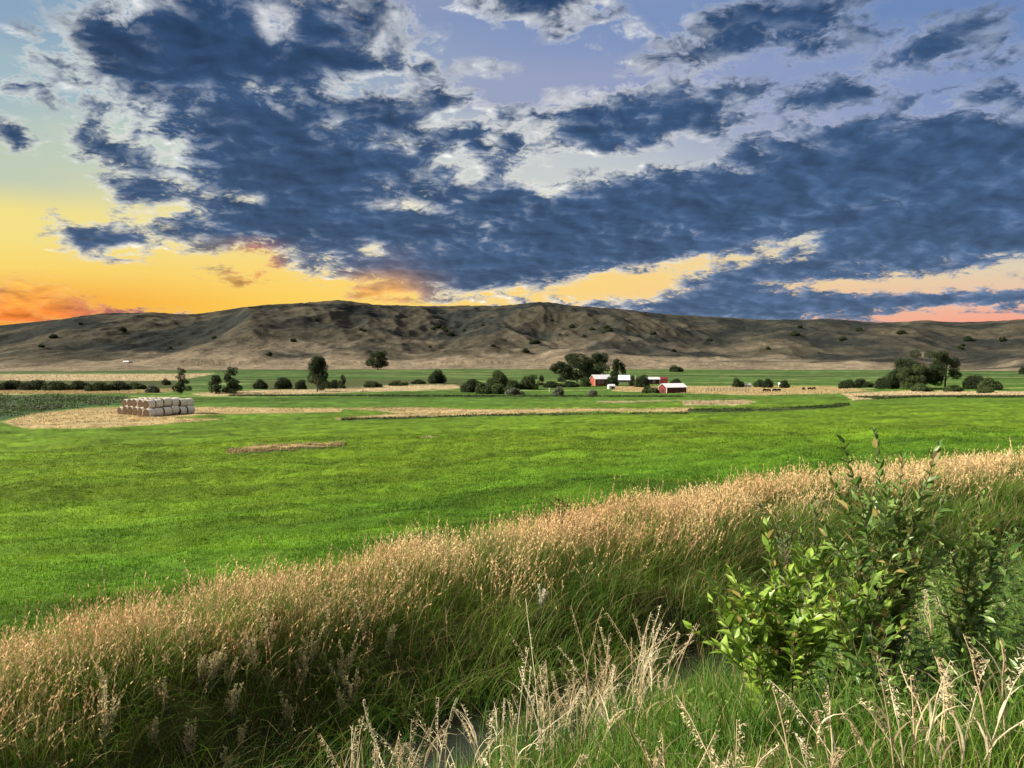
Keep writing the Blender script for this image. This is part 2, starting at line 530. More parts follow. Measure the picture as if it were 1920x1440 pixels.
def mat_attr(name, rough=0.8, transl=0.0, spec=0.2, var=0.25, vscale=3.0, bump=0.0, bscale=20.0):
    """colour from the mesh's own colour attribute, broken up by noise"""
    m, n = new_mat(name)
    at = n.new('ShaderNodeAttribute', attribute_name='Col')
    geo = n.new('ShaderNodeNewGeometry')
    nz = n.noise(geo.outputs['Position'], vscale, 4, 0.6).outputs[0]
    fac = n.m('MULTIPLY_ADD', n.m('SUBTRACT', nz, 0.5), 2 * var, 1.0)
    c = n.v('SCALE', at.outputs['Color'], fac)
    p = n.new('ShaderNodeBsdfPrincipled')
    n.t.links.new(c, p.inputs['Base Color'])
    p.inputs['Roughness'].default_value = rough
    p.inputs['Specular IOR Level'].default_value = spec
    if bump > 0:
        b = n.new('ShaderNodeBump')
        b.inputs['Strength'].default_value = bump
        n.t.links.new(n.noise(geo.outputs['Position'], bscale, 5, 0.6).outputs[0], b.inputs['Height'])
        b.inputs['Distance'].default_value = 0.05
        n.t.links.new(b.outputs[0], p.inputs['Normal'])
    sh = p.outputs[0]
    if transl > 0:
        tr = n.new('ShaderNodeBsdfTranslucent')
        n.t.links.new(n.mix(1.0, c, (1.1, 1.08, 0.75) if not 'dry' in name else (0.95, 0.97, 1.0), 'MULTIPLY'), tr.inputs[0])
        mx = n.new('ShaderNodeMixShader')
        mx.inputs[0].default_value = transl
        n.t.links.new(sh, mx.inputs[1])
        n.t.links.new(tr.outputs[0], mx.inputs[2])
        sh = mx.outputs[0]
    finish(n, sh)
    return m


M_GRASS = mat_attr('grass_blades', 0.6, 0.35, 0.25, 0.15, 2.0)
M_STRAW = mat_attr('dry_grass', 0.75, 0.30, 0.15, 0.15, 2.0)
M_LEAF = mat_attr('shrub_leaf', 0.42, 0.35, 0.45, 0.15, 9.0)
M_FOLIAGE = mat_attr('tree_foliage', 0.7, 0.15, 0.2, 0.3, 0.4)
M_BARK = mat_attr('bark', 0.9, 0, 0.1, 0.3, 6.0)
M_PAINT = mat_attr('painted_boards', 0.6, 0, 0.3, 0.18, 1.2)
M_METAL = mat_attr('metal_roof', 0.35, 0, 0.5, 0.12, 0.7)
M_HAY = mat_attr('hay', 0.9, 0, 0.1, 0.35, 7.0, 0.8, 18.0)
M_ROCK = mat_attr('rock', 0.8, 0, 0.25, 0.35, 12.0, 0.6, 30.0)
M_COW = mat_attr('hide', 0.7, 0, 0.2, 0.2, 3.0)


def mat_ground():
    m, n = new_mat('field_ground')
    at = n.new('ShaderNodeAttribute', attribute_name='Col')
    geo = n.new('ShaderNodeNewGeometry')
    P = geo.outputs['Position']
    big = n.noise(n.v('MULTIPLY', P, (1, 2.2, 0)), 0.10, 5, 0.62).outputs[0]
    mid = n.noise(n.v('MULTIPLY', P, (1, 1.8, 0)), 0.9, 5, 0.65).outputs[0]
    fine = n.noise(P, 9.0, 5, 0.7).outputs[0]
    f = n.m('MULTIPLY', n.m('MULTIPLY_ADD', n.m('SUBTRACT', big, 0.5), 0.9, 1.0), n.m('MULTIPLY_ADD', n.m('SUBTRACT', mid, 0.5), 0.9, 1.0))
    f = n.m('MULTIPLY', f, n.m('MULTIPLY_ADD', n.m('SUBTRACT', fine, 0.5), 0.9, 1.0))
    c = n.v('SCALE', at.outputs['Color'], f)
    yel = n.smooth(n.noise(n.v('MULTIPLY', P, (1, 1.6, 0)), 0.22, 5, 0.6).outputs[0], 0.48, 0.75)
    c = n.mix(n.m('MULTIPLY', yel, 0.35), c, n.mix(1.0, c, (1.7, 1.2, 0.9), 'MULTIPLY'))
    p = n.new('ShaderNodeBsdfPrincipled')
    n.t.links.new(c, p.inputs['Base Color'])
    p.inputs['Roughness'].default_value = 0.9
    p.inputs['Specular IOR Level'].default_value = 0.1
    b = n.new('ShaderNodeBump')
    b.inputs['Strength'].default_value = 0.7
    b.inputs['Distance'].default_value = 0.25
    n.t.links.new(n.m('ADD', n.m('MULTIPLY', mid, 0.8), n.m('MULTIPLY', fine, 0.35)), b.inputs['Height'])
    n.t.links.new(b.outputs[0], p.inputs['Normal'])
    finish(n, p.outputs[0])
    return m


def mat_hill():
    m, n = new_mat('hill_grass_and_sage')
    at = n.new('ShaderNodeAttribute', attribute_name='Col')
    geo = n.new('ShaderNodeNewGeometry')
    P = geo.outputs['Position']
    a = n.noise(P, 0.012, 7, 0.66).outputs[0]
    b_ = n.noise(P, 0.07, 6, 0.7).outputs[0]
    f = n.m('MULTIPLY', n.m('MULTIPLY_ADD', n.m('SUBTRACT', a, 0.5), 1.2, 1.0), n.m('MULTIPLY_ADD', n.m('SUBTRACT', b_, 0.5), 2.0, 1.0))
    f = n.m('MULTIPLY', f, n.m('MULTIPLY_ADD', n.m('SUBTRACT', n.noise(P, 0.22, 4, 0.7).outputs[0], 0.5), 1.4, 1.0))
    c = n.v('SCALE', at.outputs['Color'], n.m('MAXIMUM', f, 0.25))
    sp = n.smooth(n.noise(P, 0.16, 3, 0.6).outputs[0], 0.60, 0.68)
    c = n.mix(n.m('MULTIPLY', sp, 0.55), c, (0.035, 0.042, 0.03))
    p = n.new('ShaderNodeBsdfPrincipled')
    n.t.links.new(c, p.inputs['Base Color'])
    p.inputs['Roughness'].default_value = 0.95
    p.inputs['Specular IOR Level'].default_value = 0.05
    b = n.new('ShaderNodeBump')
    b.inputs['Strength'].default_value = 0.6
    b.inputs['Distance'].default_value = 6.0
    n.t.links.new(b_, b.inputs['Height'])
    n.t.links.new(b.outputs[0], p.inputs['Normal'])
    finish(n, p.outputs[0])
    return m


def mat_water():
    m, n = new_mat('ditch_water')
    geo = n.new('ShaderNodeNewGeometry')
    p = n.new('ShaderNodeBsdfPrincipled')
    p.inputs['Base Color'].default_value = (0.02, 0.022, 0.018, 1)
    p.inputs['Roughness'].default_value = 0.06
    p.inputs['Specular IOR Level'].default_value = 0.6
    b = n.new('ShaderNodeBump')
    b.inputs['Strength'].default_value = 0.25
    b.inputs['Distance'].default_value = 0.02
    n.t.links.new(n.noise(geo.outputs['Position'], 14.0, 3, 0.5).outputs[0], b.inputs['Height'])
    n.t.links.new(b.outputs[0], p.inputs['Normal'])
    finish(n, p.outputs[0])
    return m


# ---------------------------------------------------------------- terrain
DITCH = np.array([(-30, -60), (-12, -14), (-7.6, -4), (-5.2, 1.4), (-3.5, 4.4), (-1.9, 6.6), (-0.6, 7.7), (0.8, 8.4), (2.3, 9.3), (4.2, 10.5), (7, 12.2), (12, 14.8), (22, 19.2), (45, 28), (120, 52), (400, 130)], float)


def dense(poly, k=8):
    out = []
    n_ = len(poly)
    for i in range(n_ - 1):
        p0, p1, p2, p3 = poly[max(i - 1, 0)], poly[i], poly[i + 1], poly[min(i + 2, n_ - 1)]
        for j in range(k):
            u = j / k
            out.append(0.5 * ((2 * p1) + (-p0 + p2) * u + (2 * p0 - 5 * p1 + 4 * p2 - p3) * u * u + (-p0 + 3 * p1 - 3 * p2 + p3) * u ** 3))
    out.append(poly[-1])
    return np.array(out)


DC = dense(DITCH, 5)
DSEG = DC[1:] - DC[:-1]
DLEN = np.linalg.norm(DSEG, axis=1)


def ditch_t(x, y):
    """signed distance from the ditch, positive towards the field"""
    shp = np.shape(x)
    x = np.ravel(np.asarray(x, float))
    y = np.ravel(np.asarray(y, float))
    out = np.empty(len(x))
    for s in range(0, len(x), 60000):
        xx, yy = x[s:s + 60000, None], y[s:s + 60000, None]
        dx, dy = xx - DC[None, :-1, 0], yy - DC[None, :-1, 1]
        u = np.clip((dx * DSEG[None, :, 0] + dy * DSEG[None, :, 1]) / DLEN ** 2, 0, 1)
        ex, ey = dx - u * DSEG[None, :, 0], dy - u * DSEG[None, :, 1]
        d2 = ex * ex + ey * ey
        k = d2.argmin(1)
        r = np.arange(len(k))
        side = np.sign(DSEG[k, 0] * ey[r, k] - DSEG[k, 1] * ex[r, k])
        tt = np.sqrt(d2[r, k]) * side
        f = np.interp(x[s:s + 60000], [-7, -3, 0.4, 5, 16], [1.95, 1.60, 1.20, 1.00, .92])
        out[s:s + 60000] = np.where(tt > 0, np.where(tt * f < 12, tt * f, tt + 12 - 12 / f), tt)
    return out.reshape(shp)


PT = np.array([-60, -12, -7, -5.2, -4.0, -2.6, -1.4, -.75, -.3, .3, .7, 1.4, 2.6, 4.2, 5.6, 7.0, 17, 32, 57, 107, 187, 287, 487, 987, 3000], float)
PD = np.array([2.5, 1.75, 1.65, 1.80, 2.18, 2.84, 3.38, 3.68, 3.95, 3.95, 3.6, 3.15, 2.95, 3.0, 3.35, 3.6, 4.4, 5.6, 7.0, 9.4, 11.3, 12.9, 14.0, 15.0, 15.5], float)


def terrain(x, y, t=None):
    x = np.asarray(x, float)
    y = np.asarray(y, float)
    if t is None:
        t = ditch_t(x, y)
    tt = t + 0.35 * fbm(x * 0.35, y * 0.35, 2, 3) * sstep(40, 10, np.abs(t))
    z = E - np.interp(tt, PT, PD)
    r = np.hypot(x, y)
    near = sstep(9, 5, t)
    z = z + near * 0.10 * fbm(x * 0.9, y * 0.9, 3, 21)
    field = sstep(5.5, 12, t)
    xr, yr = x * 0.985 + y * 0.17, -x * 0.17 + y * 0.985
    mound = fbm(xr * 0.16, yr * 0.42, 4, 31, 0.6)
    z = z + field * sstep(600, 120, r) * (0.24 * mound * sstep(2, 40, r) + 0.13 * fbm(x * 0.21, y * 0.28, 3, 43) + 0.05 * ridged(xr * 0.5, yr * 1.3, 3, 41) * sstep(160, 60, r))
    z = z + field * 0.5 * fbm(x * 0.012, y * 0.02, 3, 51) * sstep(20, 90, t)
    return z


def at(px, py):
    """the point of the terrain seen at a photo point"""
    d = pix2dir(px, py)
    d = d / math.hypot(d[0], d[1])
    r = np.geomspace(2.5, 1500, 500)
    z = E + d[2] * r - terrain(d[0] * r, d[1] * r)
    k = np.argmax(z < 0) if (z < 0).any() else len(r) - 1
    a, b = r[max(k - 1, 0)], r[k]
    rr = np.linspace(a, b, 40)
    z = E + d[2] * rr - terrain(d[0] * rr, d[1] * rr)
    q = rr[np.argmax(z < 0)] if (z < 0).any() else b
    return np.array([d[0] * q, d[1] * q, float(terrain(d[0] * q, d[1] * q))]), q


def poly_dist(px, py, poly, yscale=4.0):
    """signed distance (photo pixels, negative inside) to a patch outline; vertical distance weighted"""
    poly = np.asarray(poly, float)
    inside = np.zeros(px.shape, bool)
    best = np.full(px.shape, 1e9)
    k = len(poly)
    for i in range(k):
        (x0, y0), (x1, y1) = poly[i], poly[(i + 1) % k]
        cond = ((y0 > py) != (y1 > py)) & (px < (x1 - x0) * (py - y0) / (y1 - y0 + 1e-9) + x0)
        inside ^= cond
        dx, dy = x1 - x0, (y1 - y0) * yscale
        ax, ay = px - x0, (py - y0) * yscale
        u = np.clip((ax * dx + ay * dy) / (dx * dx + dy * dy + 1e-9), 0, 1)
        best = np.minimum(best, np.hypot(ax - u * dx, ay - u * dy))
    return np.where(inside, -best, best)


C_FIELD = np.array([0.088, 0.160, 0.010])
C_MID = np.array([0.060, 0.125, 0.018])
C_FAR = np.array([0.050, 0.100, 0.024])
C_TAN = np.array([0.32, 0.255, 0.130])
C_PALE = np.array([0.40, 0.335, 0.21])
C_DARK = np.array([0.028, 0.045, 0.016])
C_OLIVE = np.array([0.050, 0.066, 0.022])
C_MARSH = np.array([0.036, 0.074, 0.030])
TAN_PATCHES = [
    ([(4, 791), (60, 776), (170, 765), (300, 762), (460, 764), (640, 766), (640, 772), (560, 773), (390, 776), (310, 783), (420, 786), (280, 797), (150, 803), (50, 802)], C_TAN),
    ([(640, 766), (780, 764), (900, 768), (1090, 766), (1200, 767), (1300, 764), (1290, 771), (1100, 772), (900, 776), (760, 782), (640, 786), (630, 784), (760, 775)], C_TAN),
    ([(360, 738), (480, 732), (600, 730), (740, 722), (850, 721), (870, 728), (740, 733), (600, 738), (380, 741)], C_PALE),
    ([(-80, 702), (330, 701), (400, 700), (330, 714), (-80, 714)], C_PALE * .9),
    ([(-80, 731), (180, 731), (250, 732), (330, 728), (350, 732), (250, 738), (-80, 739)], C_TAN),
    ([(1150, 724), (1320, 724), (1560, 725), (1640, 733), (1560, 738), (1440, 740), (1300, 738), (1150, 732)], C_TAN),
    ([(1580, 738), (1700, 733), (1980, 735), (1980, 742), (1720, 742), (1600, 750)], C_PALE),
    ([(1280, 753), (1400, 751), (1416, 754), (1390, 758), (1280, 758)], C_PALE),
    ([(425, 846), (470, 837), (560, 832), (650, 830), (640, 836), (540, 843), (430, 850)], C_TAN),
    ([(1790, 687), (1980, 684), (1980, 689), (1790, 691)], C_PALE),
    ([(1120, 752), (1400, 750), (1400, 752), (1120, 754)], C_PALE * .6),
    ([(-80, 690), (400, 687), (1000, 686), (1000, 691), (400, 692), (-80, 696)], C_PALE * .7),
    ([(790, 819), (812, 816), (818, 820), (790, 822)], C_PALE * .8),
]
DARK_PATCHES = [
    ([(430, 740.5), (800, 741), (1280, 742.5), (1280, 744.5), (800, 743.5), (430, 742.5)], C_DARK),
    ([(1290, 768), (1450, 766), (1560, 760), (1592, 757), (1592, 761), (1520, 768), (1400, 772), (1290, 772)], C_DARK),
    ([(1600, 744), (1720, 742.5), (1980, 742.5), (1980, 745), (1720, 745), (1640, 748)], C_DARK),
    ([(640, 784.5), (760, 782.5), (900, 777.5), (1290, 773.5), (1290, 776), (900, 780), (760, 785.5), (640, 788)], C_DARK),
    ([(-80, 741), (150, 741), (240, 743), (235, 757), (150, 764), (60, 775), (4, 789), (-80, 786)], C_MARSH),
    ([(640, 712), (860, 710), (900, 722), (740, 721), (640, 725)], C_OLIVE),
    ([(-80, 714), (330, 714), (330, 728), (250, 731), (-80, 731)], C_OLIVE * .8),
    ([(470, 714), (700, 712), (700, 728), (470, 730)], C_OLIVE),
    ([(1120, 686), (1400, 688), (1700, 687), (1700, 689), (1400, 690), (1120, 690)], C_DARK * 1.4),
    ([(0, 696), (420, 693), (960, 690), (960, 691.5), (420, 695.5), (0, 699)], C_DARK * 1.4),
    ([(1280, 755), (1340, 748), (1410, 748), (1410, 749.5), (1340, 750), (1280, 757)], C_DARK * 1.5),
    ([(1790, 692), (1980, 691), (1980, 695), (1790, 696)], C_DARK),
    ([(560, 838), (650, 835), (645, 838), (540, 846), (440, 852), (430, 851)], C_DARK),
]


def field_tone(x, y):
    """mown swathes and irregular paler and darker streaks in the pasture colour"""
    xr, yr = x * .97 + y * .24, -x * .24 + y * .97
    w_ = 1.6 * fbm(x * .03, y * .03, 3, 141)
    return 1 + .30 * fbm(xr * .045, yr * .16, 4, 142, .6) + .10 * np.sin((yr + 4 * w_) * 1.35) * sstep(-.2, .5, fbm(x * .02, y * .03, 2, 143)) + .25 * fbm(xr * .22, yr * .7, 3, 144, .6)


def ground_colour(x, y, z, t):
    px, py = world2pix(x, y, z)
    far = sstep(100, 260, t)
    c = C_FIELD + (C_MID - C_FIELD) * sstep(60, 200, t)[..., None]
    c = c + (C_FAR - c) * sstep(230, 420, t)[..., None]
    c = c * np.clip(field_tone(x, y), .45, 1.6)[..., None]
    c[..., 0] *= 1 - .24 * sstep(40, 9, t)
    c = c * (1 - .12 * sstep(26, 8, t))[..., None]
    band = fbm(x * .004 + .6 * fbm(x * .01, y * .01, 2, 152), y * .055, 4, 151, .6) * sstep(150, 260, t)
    c = c * np.clip(.9 + .6 * band, .4, 1.5)[..., None]
    c = c + (np.array([.30, .26, .13]) - c) * (.45 * sstep(.45, .65, band))[..., None]
    wob = 6 * fbm(x * 0.05, y * 0.05, 3, 61)
    vis = (y > 20) & (t > 9)
    for poly, col in TAN_PATCHES + DARK_PATCHES:
        d = np.full(px.shape, 99.0)
        d[vis] = poly_dist(px[vis], py[vis] + 0.12 * wob[vis], poly)
        k = sstep(4.0, -4.0, d + wob * .7)[..., None]
        c = c * (1 - k) + np.asarray(col) * k
    # berm, ditch and near bank
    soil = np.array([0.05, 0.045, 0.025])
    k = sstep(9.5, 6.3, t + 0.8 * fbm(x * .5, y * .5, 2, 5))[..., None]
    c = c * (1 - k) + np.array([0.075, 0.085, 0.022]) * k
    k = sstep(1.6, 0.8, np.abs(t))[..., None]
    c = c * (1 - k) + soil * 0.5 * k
    k = sstep(-6.0, -7.5, t)[..., None]
    c = c * (1 - k) + np.array([0.22, 0.20, 0.17]) * k
    return c


def build_ground():
    fine = np.radians(np.arange(-40, 40.01, 0.10))
    a = np.concatenate([np.radians(np.arange(-180, -40, 4.0)), fine, np.radians(np.arange(44, 180, 4.0))])
    r = np.concatenate([[0.02], np.geomspace(0.4, 2.5, 14, endpoint=False), np.geomspace(2.5, 1150, 760), np.geomspace(1250, 12000, 14)])
    A, R = np.meshgrid(a, r)
    x, y = R * np.sin(A), R * np.cos(A)
    t = ditch_t(x, y)
    z = terrain(x, y, t)
    c = ground_colour(x, y, z, t)
    V = np.stack([x, y, z], -1).reshape(-1, 3)
    nr, na = x.shape
    i = np.arange(nr * na).reshape(nr, na)
    j = np.roll(i, -1, axis=1)
    q = np.stack([i[:-1], i[1:], j[1:], j[:-1]], -1).reshape(-1, 4)[:, ::-1]
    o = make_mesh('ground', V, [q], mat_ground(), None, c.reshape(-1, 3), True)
    tag(o, 'broad green pasture sheet with tan strips, grassy bank and ditch bed', 'ground', kind='structure')


build_ground()


def build_water():
    k = (DC[:, 1] > -1) & (DC[:, 1] < 30)
    L = DC[k]
    tan = np.gradient(L, axis=0)
    tan /= np.linalg.norm(tan, axis=1, keepdims=True)
    nrm = np.stack([-tan[:, 1], tan[:, 0]], -1)
    hw = 0.85
    V, q = [], []
    for i in range(len(L)):
        V.append((*(L[i] + nrm[i] * hw), E - 3.66))
        V.append((*(L[i] - nrm[i] * hw), E - 3.66))
        if i:
            q.append((2 * i - 2, 2 * i - 1, 2 * i + 1, 2 * i))
    o = make_mesh('water', np.array(V), [np.array(q)], mat_water())
    tag(o, 'shallow still water reflecting the sky in the weedy ditch', 'water', kind='structure')


build_water()

# ---------------------------------------------------------------- hills
SKYLINE = np.array([(-500, 612), (-200, 606), (0, 611), (100, 600), (200, 587), (300, 586), (340, 591), (400, 585), (480, 573), (580, 568), (630, 562), (680, 568), (720, 573), (800, 574),
                    (960, 573), (1000, 567), (1030, 565), (1060, 573), (1150, 578), (1250, 590), (1340, 594), (1440, 600), (1560, 598), (1640, 605), (1740, 601), (1800, 605), (1920, 599), (2200, 603), (2500, 596)], float)
H0 = 900.0


def hill_fields(px, th, r):
    """relative height of the hills at photo column px, distance r"""
    kx, ky = [-500, 0, 200, 340, 480, 630, 720, 850, 960, 1030, 1150, 1340, 1560, 1740, 1900, 2500], [2300, 2300, 2100, 2300, 2000, 1900, 2250, 2500, 2300, 1850, 2100, 2400, 2200, 2300, 2100, 2200]
    dr = sum(np.interp(px + o_, kx, ky) for o_ in range(-120, 121, 20)) / 13
    x, y = r * np.sin(th), r * np.cos(th)
    p = (r - H0) / (dr - H0)
    pc = np.clip(p, 0, 1)
    base = 0.10 * pc + 0.90 * sstep(0.05, 1.02, pc) ** 1.15
    back = np.clip(p - 1, 0, 3)
    base = base - 0.35 * back
    sp = np.sin(np.pi * np.clip(pc, 0, 1)) ** 0.8
    wx = x + 90 * fbm(x / 420, y / 420, 3, 77)
    wy = y + 90 * fbm(x / 420, y / 420, 3, 78)
    rd = ridged(wx / 330, wy / 700, 4, 5, 0.48) - 1.0
    base = base + sp * 0.075 * rd
    foot = np.exp(-((pc - .13) / .11) ** 2)
    base = base + 0.055 * foot * np.maximum(0, fbm(x / 130, y / 170, 3, 19) + .15)
    base = base + sp * (0.046 * (ridged(x / 95, y / 260, 3, 8, .5) - 1) + 0.018 * fbm(x / 50, y / 80, 4, 9))
    # spurs that come down from the tops: (px at the top, px at the foot, half width, height)
    for p1, p0, w, hgt in ((640, 470, 90, .30), (560, 380, 60, .20), (1035, 880, 60, .30), (1050, 1120, 60, .24), (760, 700, 50, .18), (1250, 1180, 60, .16), (1560, 1420, 80, .22), (1760, 1620, 80, .22), (1900, 1930, 70, .2), (200, 90, 80, .2), (330, 280, 60, .12)):
        line = p0 + (p1 - p0) * pc
        g = np.exp(-((px - line) / (w * (0.9 + 0.9 * (1 - pc)))) ** 2)
        base = base + 0.80 * hgt * g * sp
    return base, pc, rd, x, y


HILL = {}


def build_hills():
    th = np.radians(np.arange(-52, 52.01, 0.09))
    r = np.concatenate([np.linspace(820, 2600, 330), np.geomspace(2640, 4200, 24)])
    T, R = np.meshgrid(th, r)
    px = 960 + F * np.tan(T) / math.cos(PITCH)
    b, pc, rd, x, y = hill_fields(px, T, R)
    tgt = np.interp(px[0], SKYLINE[:, 0], SKYLINE[:, 1])
    tgt = np.convolve(np.pad(tgt, 6, mode='edge'), np.ones(13) / 13, 'valid')
    tgt = np.convolve(np.pad(tgt, 5, mode='edge'), np.ones(11) / 11, 'valid')
    tgt = tgt + 1.2 * fbm(px[0] / 45, px[0] * 0, 3, 91)
    tan_t = (HY - tgt) / F * np.cos(th)
    s = np.full(len(th), 140.0)
    for _ in range(6):
        z = b * s[None]
        e = ((z - E) / R).max(0)
        s = s * (tan_t + 0.0075) / (e + 0.0075)
        s = np.convolve(np.pad(s, 7, mode='edge'), np.hanning(17)[1:-1] / np.hanning(17).sum(), 'valid')
    z = b * s[None]
    z = np.where(R < 960, np.minimum(z, (R - 905) * 0.10), z)
    # colour: tan grass, sage in the folds and on north slopes, pale foot
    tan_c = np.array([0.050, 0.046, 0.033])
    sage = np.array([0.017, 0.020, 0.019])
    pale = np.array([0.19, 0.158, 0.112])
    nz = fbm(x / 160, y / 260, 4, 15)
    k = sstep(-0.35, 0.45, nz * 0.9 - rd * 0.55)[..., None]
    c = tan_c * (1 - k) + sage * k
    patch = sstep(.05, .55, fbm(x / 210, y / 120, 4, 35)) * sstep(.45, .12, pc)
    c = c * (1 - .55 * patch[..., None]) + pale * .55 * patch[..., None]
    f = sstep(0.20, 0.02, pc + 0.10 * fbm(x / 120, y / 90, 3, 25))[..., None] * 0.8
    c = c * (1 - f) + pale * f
    V = np.stack([x, y, z], -1)
    nr, na = x.shape
    i = np.arange(nr * na).reshape(nr, na)
    q = np.stack([i[:-1, :-1], i[:-1, 1:], i[1:, 1:], i[1:, :-1]], -1).reshape(-1, 4)
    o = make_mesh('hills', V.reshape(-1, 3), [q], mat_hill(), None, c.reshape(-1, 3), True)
    tag(o, 'long range of bare brown hills with folds and sagebrush behind the valley', 'hills', kind='structure')
    HILL.update(th=th, r=r, z=z)


build_hills()


def hill_at(px, py):
    d = pix2dir(px, py)
    th = math.atan2(d[0], d[1])
    k = int(np.argmin(np.abs(HILL['th'] - th)))
    el = d[2] / math.hypot(d[0], d[1])
    zz = HILL['z'][:, k]
    hit = np.argmax(zz - E >= el * HILL['r'])
    rr = HILL['r'][hit]
    return np.array([rr * math.sin(th), rr * math.cos(th), zz[hit] - 0.3]), rr


# ---------------------------------------------------------------- grass
def blades(N, root, h, w, lean, bend, cbase, ctip, levels=4, tipw=0.12):
    """root (N,3); h, w, bend (N,); lean (N,2) unit vectors; colours (N,3)"""
    s = np.linspace(0, 1, levels)
    ang = rng.uniform(0, 2 * np.pi, N)
    side = np.stack([np.cos(ang), np.sin(ang), np.zeros(N)], -1)
    off = bend[:, None] * (s[None] ** 1.8) * h[:, None]
    zz = h[:, None] * (s[None] - 0.45 * np.minimum(bend, 1.2)[:, None] * s[None] ** 2.6)
    C = root[:, None, :] + np.concatenate([lean[:, None, :] * off[..., None], zz[..., None]], -1)
    prof = np.maximum(1 - s ** 1.7, tipw)
    hw = 0.5 * w[:, None] * prof[None]
    V = np.stack([C - side[:, None] * hw[..., None], C + side[:, None] * hw[..., None]], 2)   # N,L,2,3
    col = cbase[:, None] * (1 - s)[None, :, None] + ctip[:, None] * s[None, :, None]
    col = np.repeat(col[:, :, None], 2, 2)
    b = (np.arange(N) * levels * 2)[:, None, None]
    l = (np.arange(levels - 1) * 2)[None, :, None]
    q = b + l + np.array([0, 1, 3, 2])[None, None]
    return V.reshape(-1, 3), q.reshape(-1, 4), col.reshape(-1, 3), C


def heads(C, h, frac, M, L, W, col, spread=0.5):
    """seed heads: M small diamonds round the upper part of every stem"""
    N = len(C)
    top = C[:, -1]
    prev = C[:, -2]
    d = top - prev
    d /= np.linalg.norm(d, axis=1, keepdims=True) + 1e-9
    out, qs, cs = [], [], []
    for m in range(M):
        u = (m + rng.uniform(0, 1, N)) / M
        p = top - d * (u * frac * h)[:, None]
        a = rng.uniform(0, 2 * np.pi, N)
        o = np.stack([np.cos(a), np.sin(a), np.zeros(N)], -1)
        ax = d * 0.85 + o * spread + np.array([0, 0, 0.15])
        ax /= np.linalg.norm(ax, axis=1, keepdims=True)
        sd = np.cross(ax, rng.normal(size=(N, 3)))
        sd /= np.linalg.norm(sd, axis=1, keepdims=True) + 1e-9
        l = (L * rng.uniform(.6, 1.3, N))[:, None]
        w_ = (W * rng.uniform(.6, 1.3, N))[:, None]
        q = np.stack([p, p + ax * l * .45 + sd * w_ * .5, p + ax * l, p + ax * l * .45 - sd * w_ * .5], 1)
        out.append(q.reshape(-1, 3))
        qs.append((np.arange(N)[:, None] * 4 + np.arange(4)[None]) + m * N * 4)
        cs.append(np.repeat(col * rng.uniform(.8, 1.2, (N, 1)), 4, 0))
    return np.concatenate(out), np.concatenate(qs), np.concatenate(cs)


def scatter(n, r0, r1, az0=-39, az1=39, power=1.0):
    """points in a wedge in front of the camera; power 1 = even in area, lower = denser near"""
    u = rng.uniform(0, 1, n)
    r = (r0 ** (2 * power) + u * (r1 ** (2 * power) - r0 ** (2 * power))) ** (0.5 / power)
    a = np.radians(rng.uniform(az0, az1, n))
    return r * np.sin(a), r * np.cos(a)


def cmix(a, b, k):
    return np.asarray(a)[None] * (1 - k[:, None]) + np.asarray(b)[None] * k[:, None]


def unit2(n, bias=(0, 0), k=0.0):
    a = rng.uniform(0, 2 * np.pi, n)
    v = np.stack([np.cos(a), np.sin(a)], -1) + np.array(bias) * k
    return v / (np.linalg.norm(v, axis=1, keepdims=True) + 1e-9)


def stuff(name, geo, mat, label, cat):
    o = geo.build(name, mat)
    return tag(o, label, cat, kind='stuff')


def golden_grass():
    x, y = scatter(230000, 6.5, 46, power=0.55)
    t = ditch_t(x, y)
    edge = 6.3 + 0.7 * fbm(x * .5, y * .5, 3, 101)
    low = np.interp(x, [-6, 2, 8], [0.9, 2.0, 2.8]) + 0.7 * fbm(x * .4, y * .4, 3, 102)
    prob = sstep(low - 0.9, low + 0.9, t) * sstep(edge + 0.6, edge - 0.5, t) * (0.25 + 0.75 * sstep(-.5, .3, fbm(x * .9, y * .9, 3, 103))) * .95
    k = rng.uniform(0, 1, len(x)) < prob
    x, y, t = x[k], y[k], t[k]
    n = len(x)
    z = terrain(x, y, t)
    r = np.hypot(x, y)
    h = (0.54 + 0.20 * fbm(x * .6, y * .6, 2, 104) + rng.normal(0, .15, n)).clip(.25, 1.15) * (0.8 + .2 * sstep(edge[k], edge[k] - 2, t))
    w = 0.0045 * (0.6 + r / 14)
    hue = np.clip(np.interp(x, [-6, 3, 10], [.25, .5, .75]) + .6 * fbm(x * .25, y * .25, 3, 105) + rng.normal(0, .2, n), 0, 1)
    tip = cmix((.52, .32, .165), (.62, .48, .26), hue) * rng.uniform(.75, 1.2, (len(hue), 1))
    green = cmix((.09, .14, .025), (.26, .21, .07), np.clip(sstep(low[k], low[k] + 2.5, t) + rng.normal(0, .2, n), 0, 1))
    V, q, c, C = blades(n, np.stack([x, y, z - .02], -1), h, w, unit2(n, (.8, -.2), .6), rng.uniform(.05, .6, n), green, tip, 4, .35)
    g = Geo().add(V, q, None, c)
    sc = (0.75 + r / 26)
    hv, hq, hc = heads(C, h, .30, 6, .035 * sc, .011 * sc, tip, .45)
    g.add(hv, hq, None, hc)
    stuff('golden_grass', g, M_STRAW, 'tall golden seeding grass along the top of the ditch bank', 'grass')


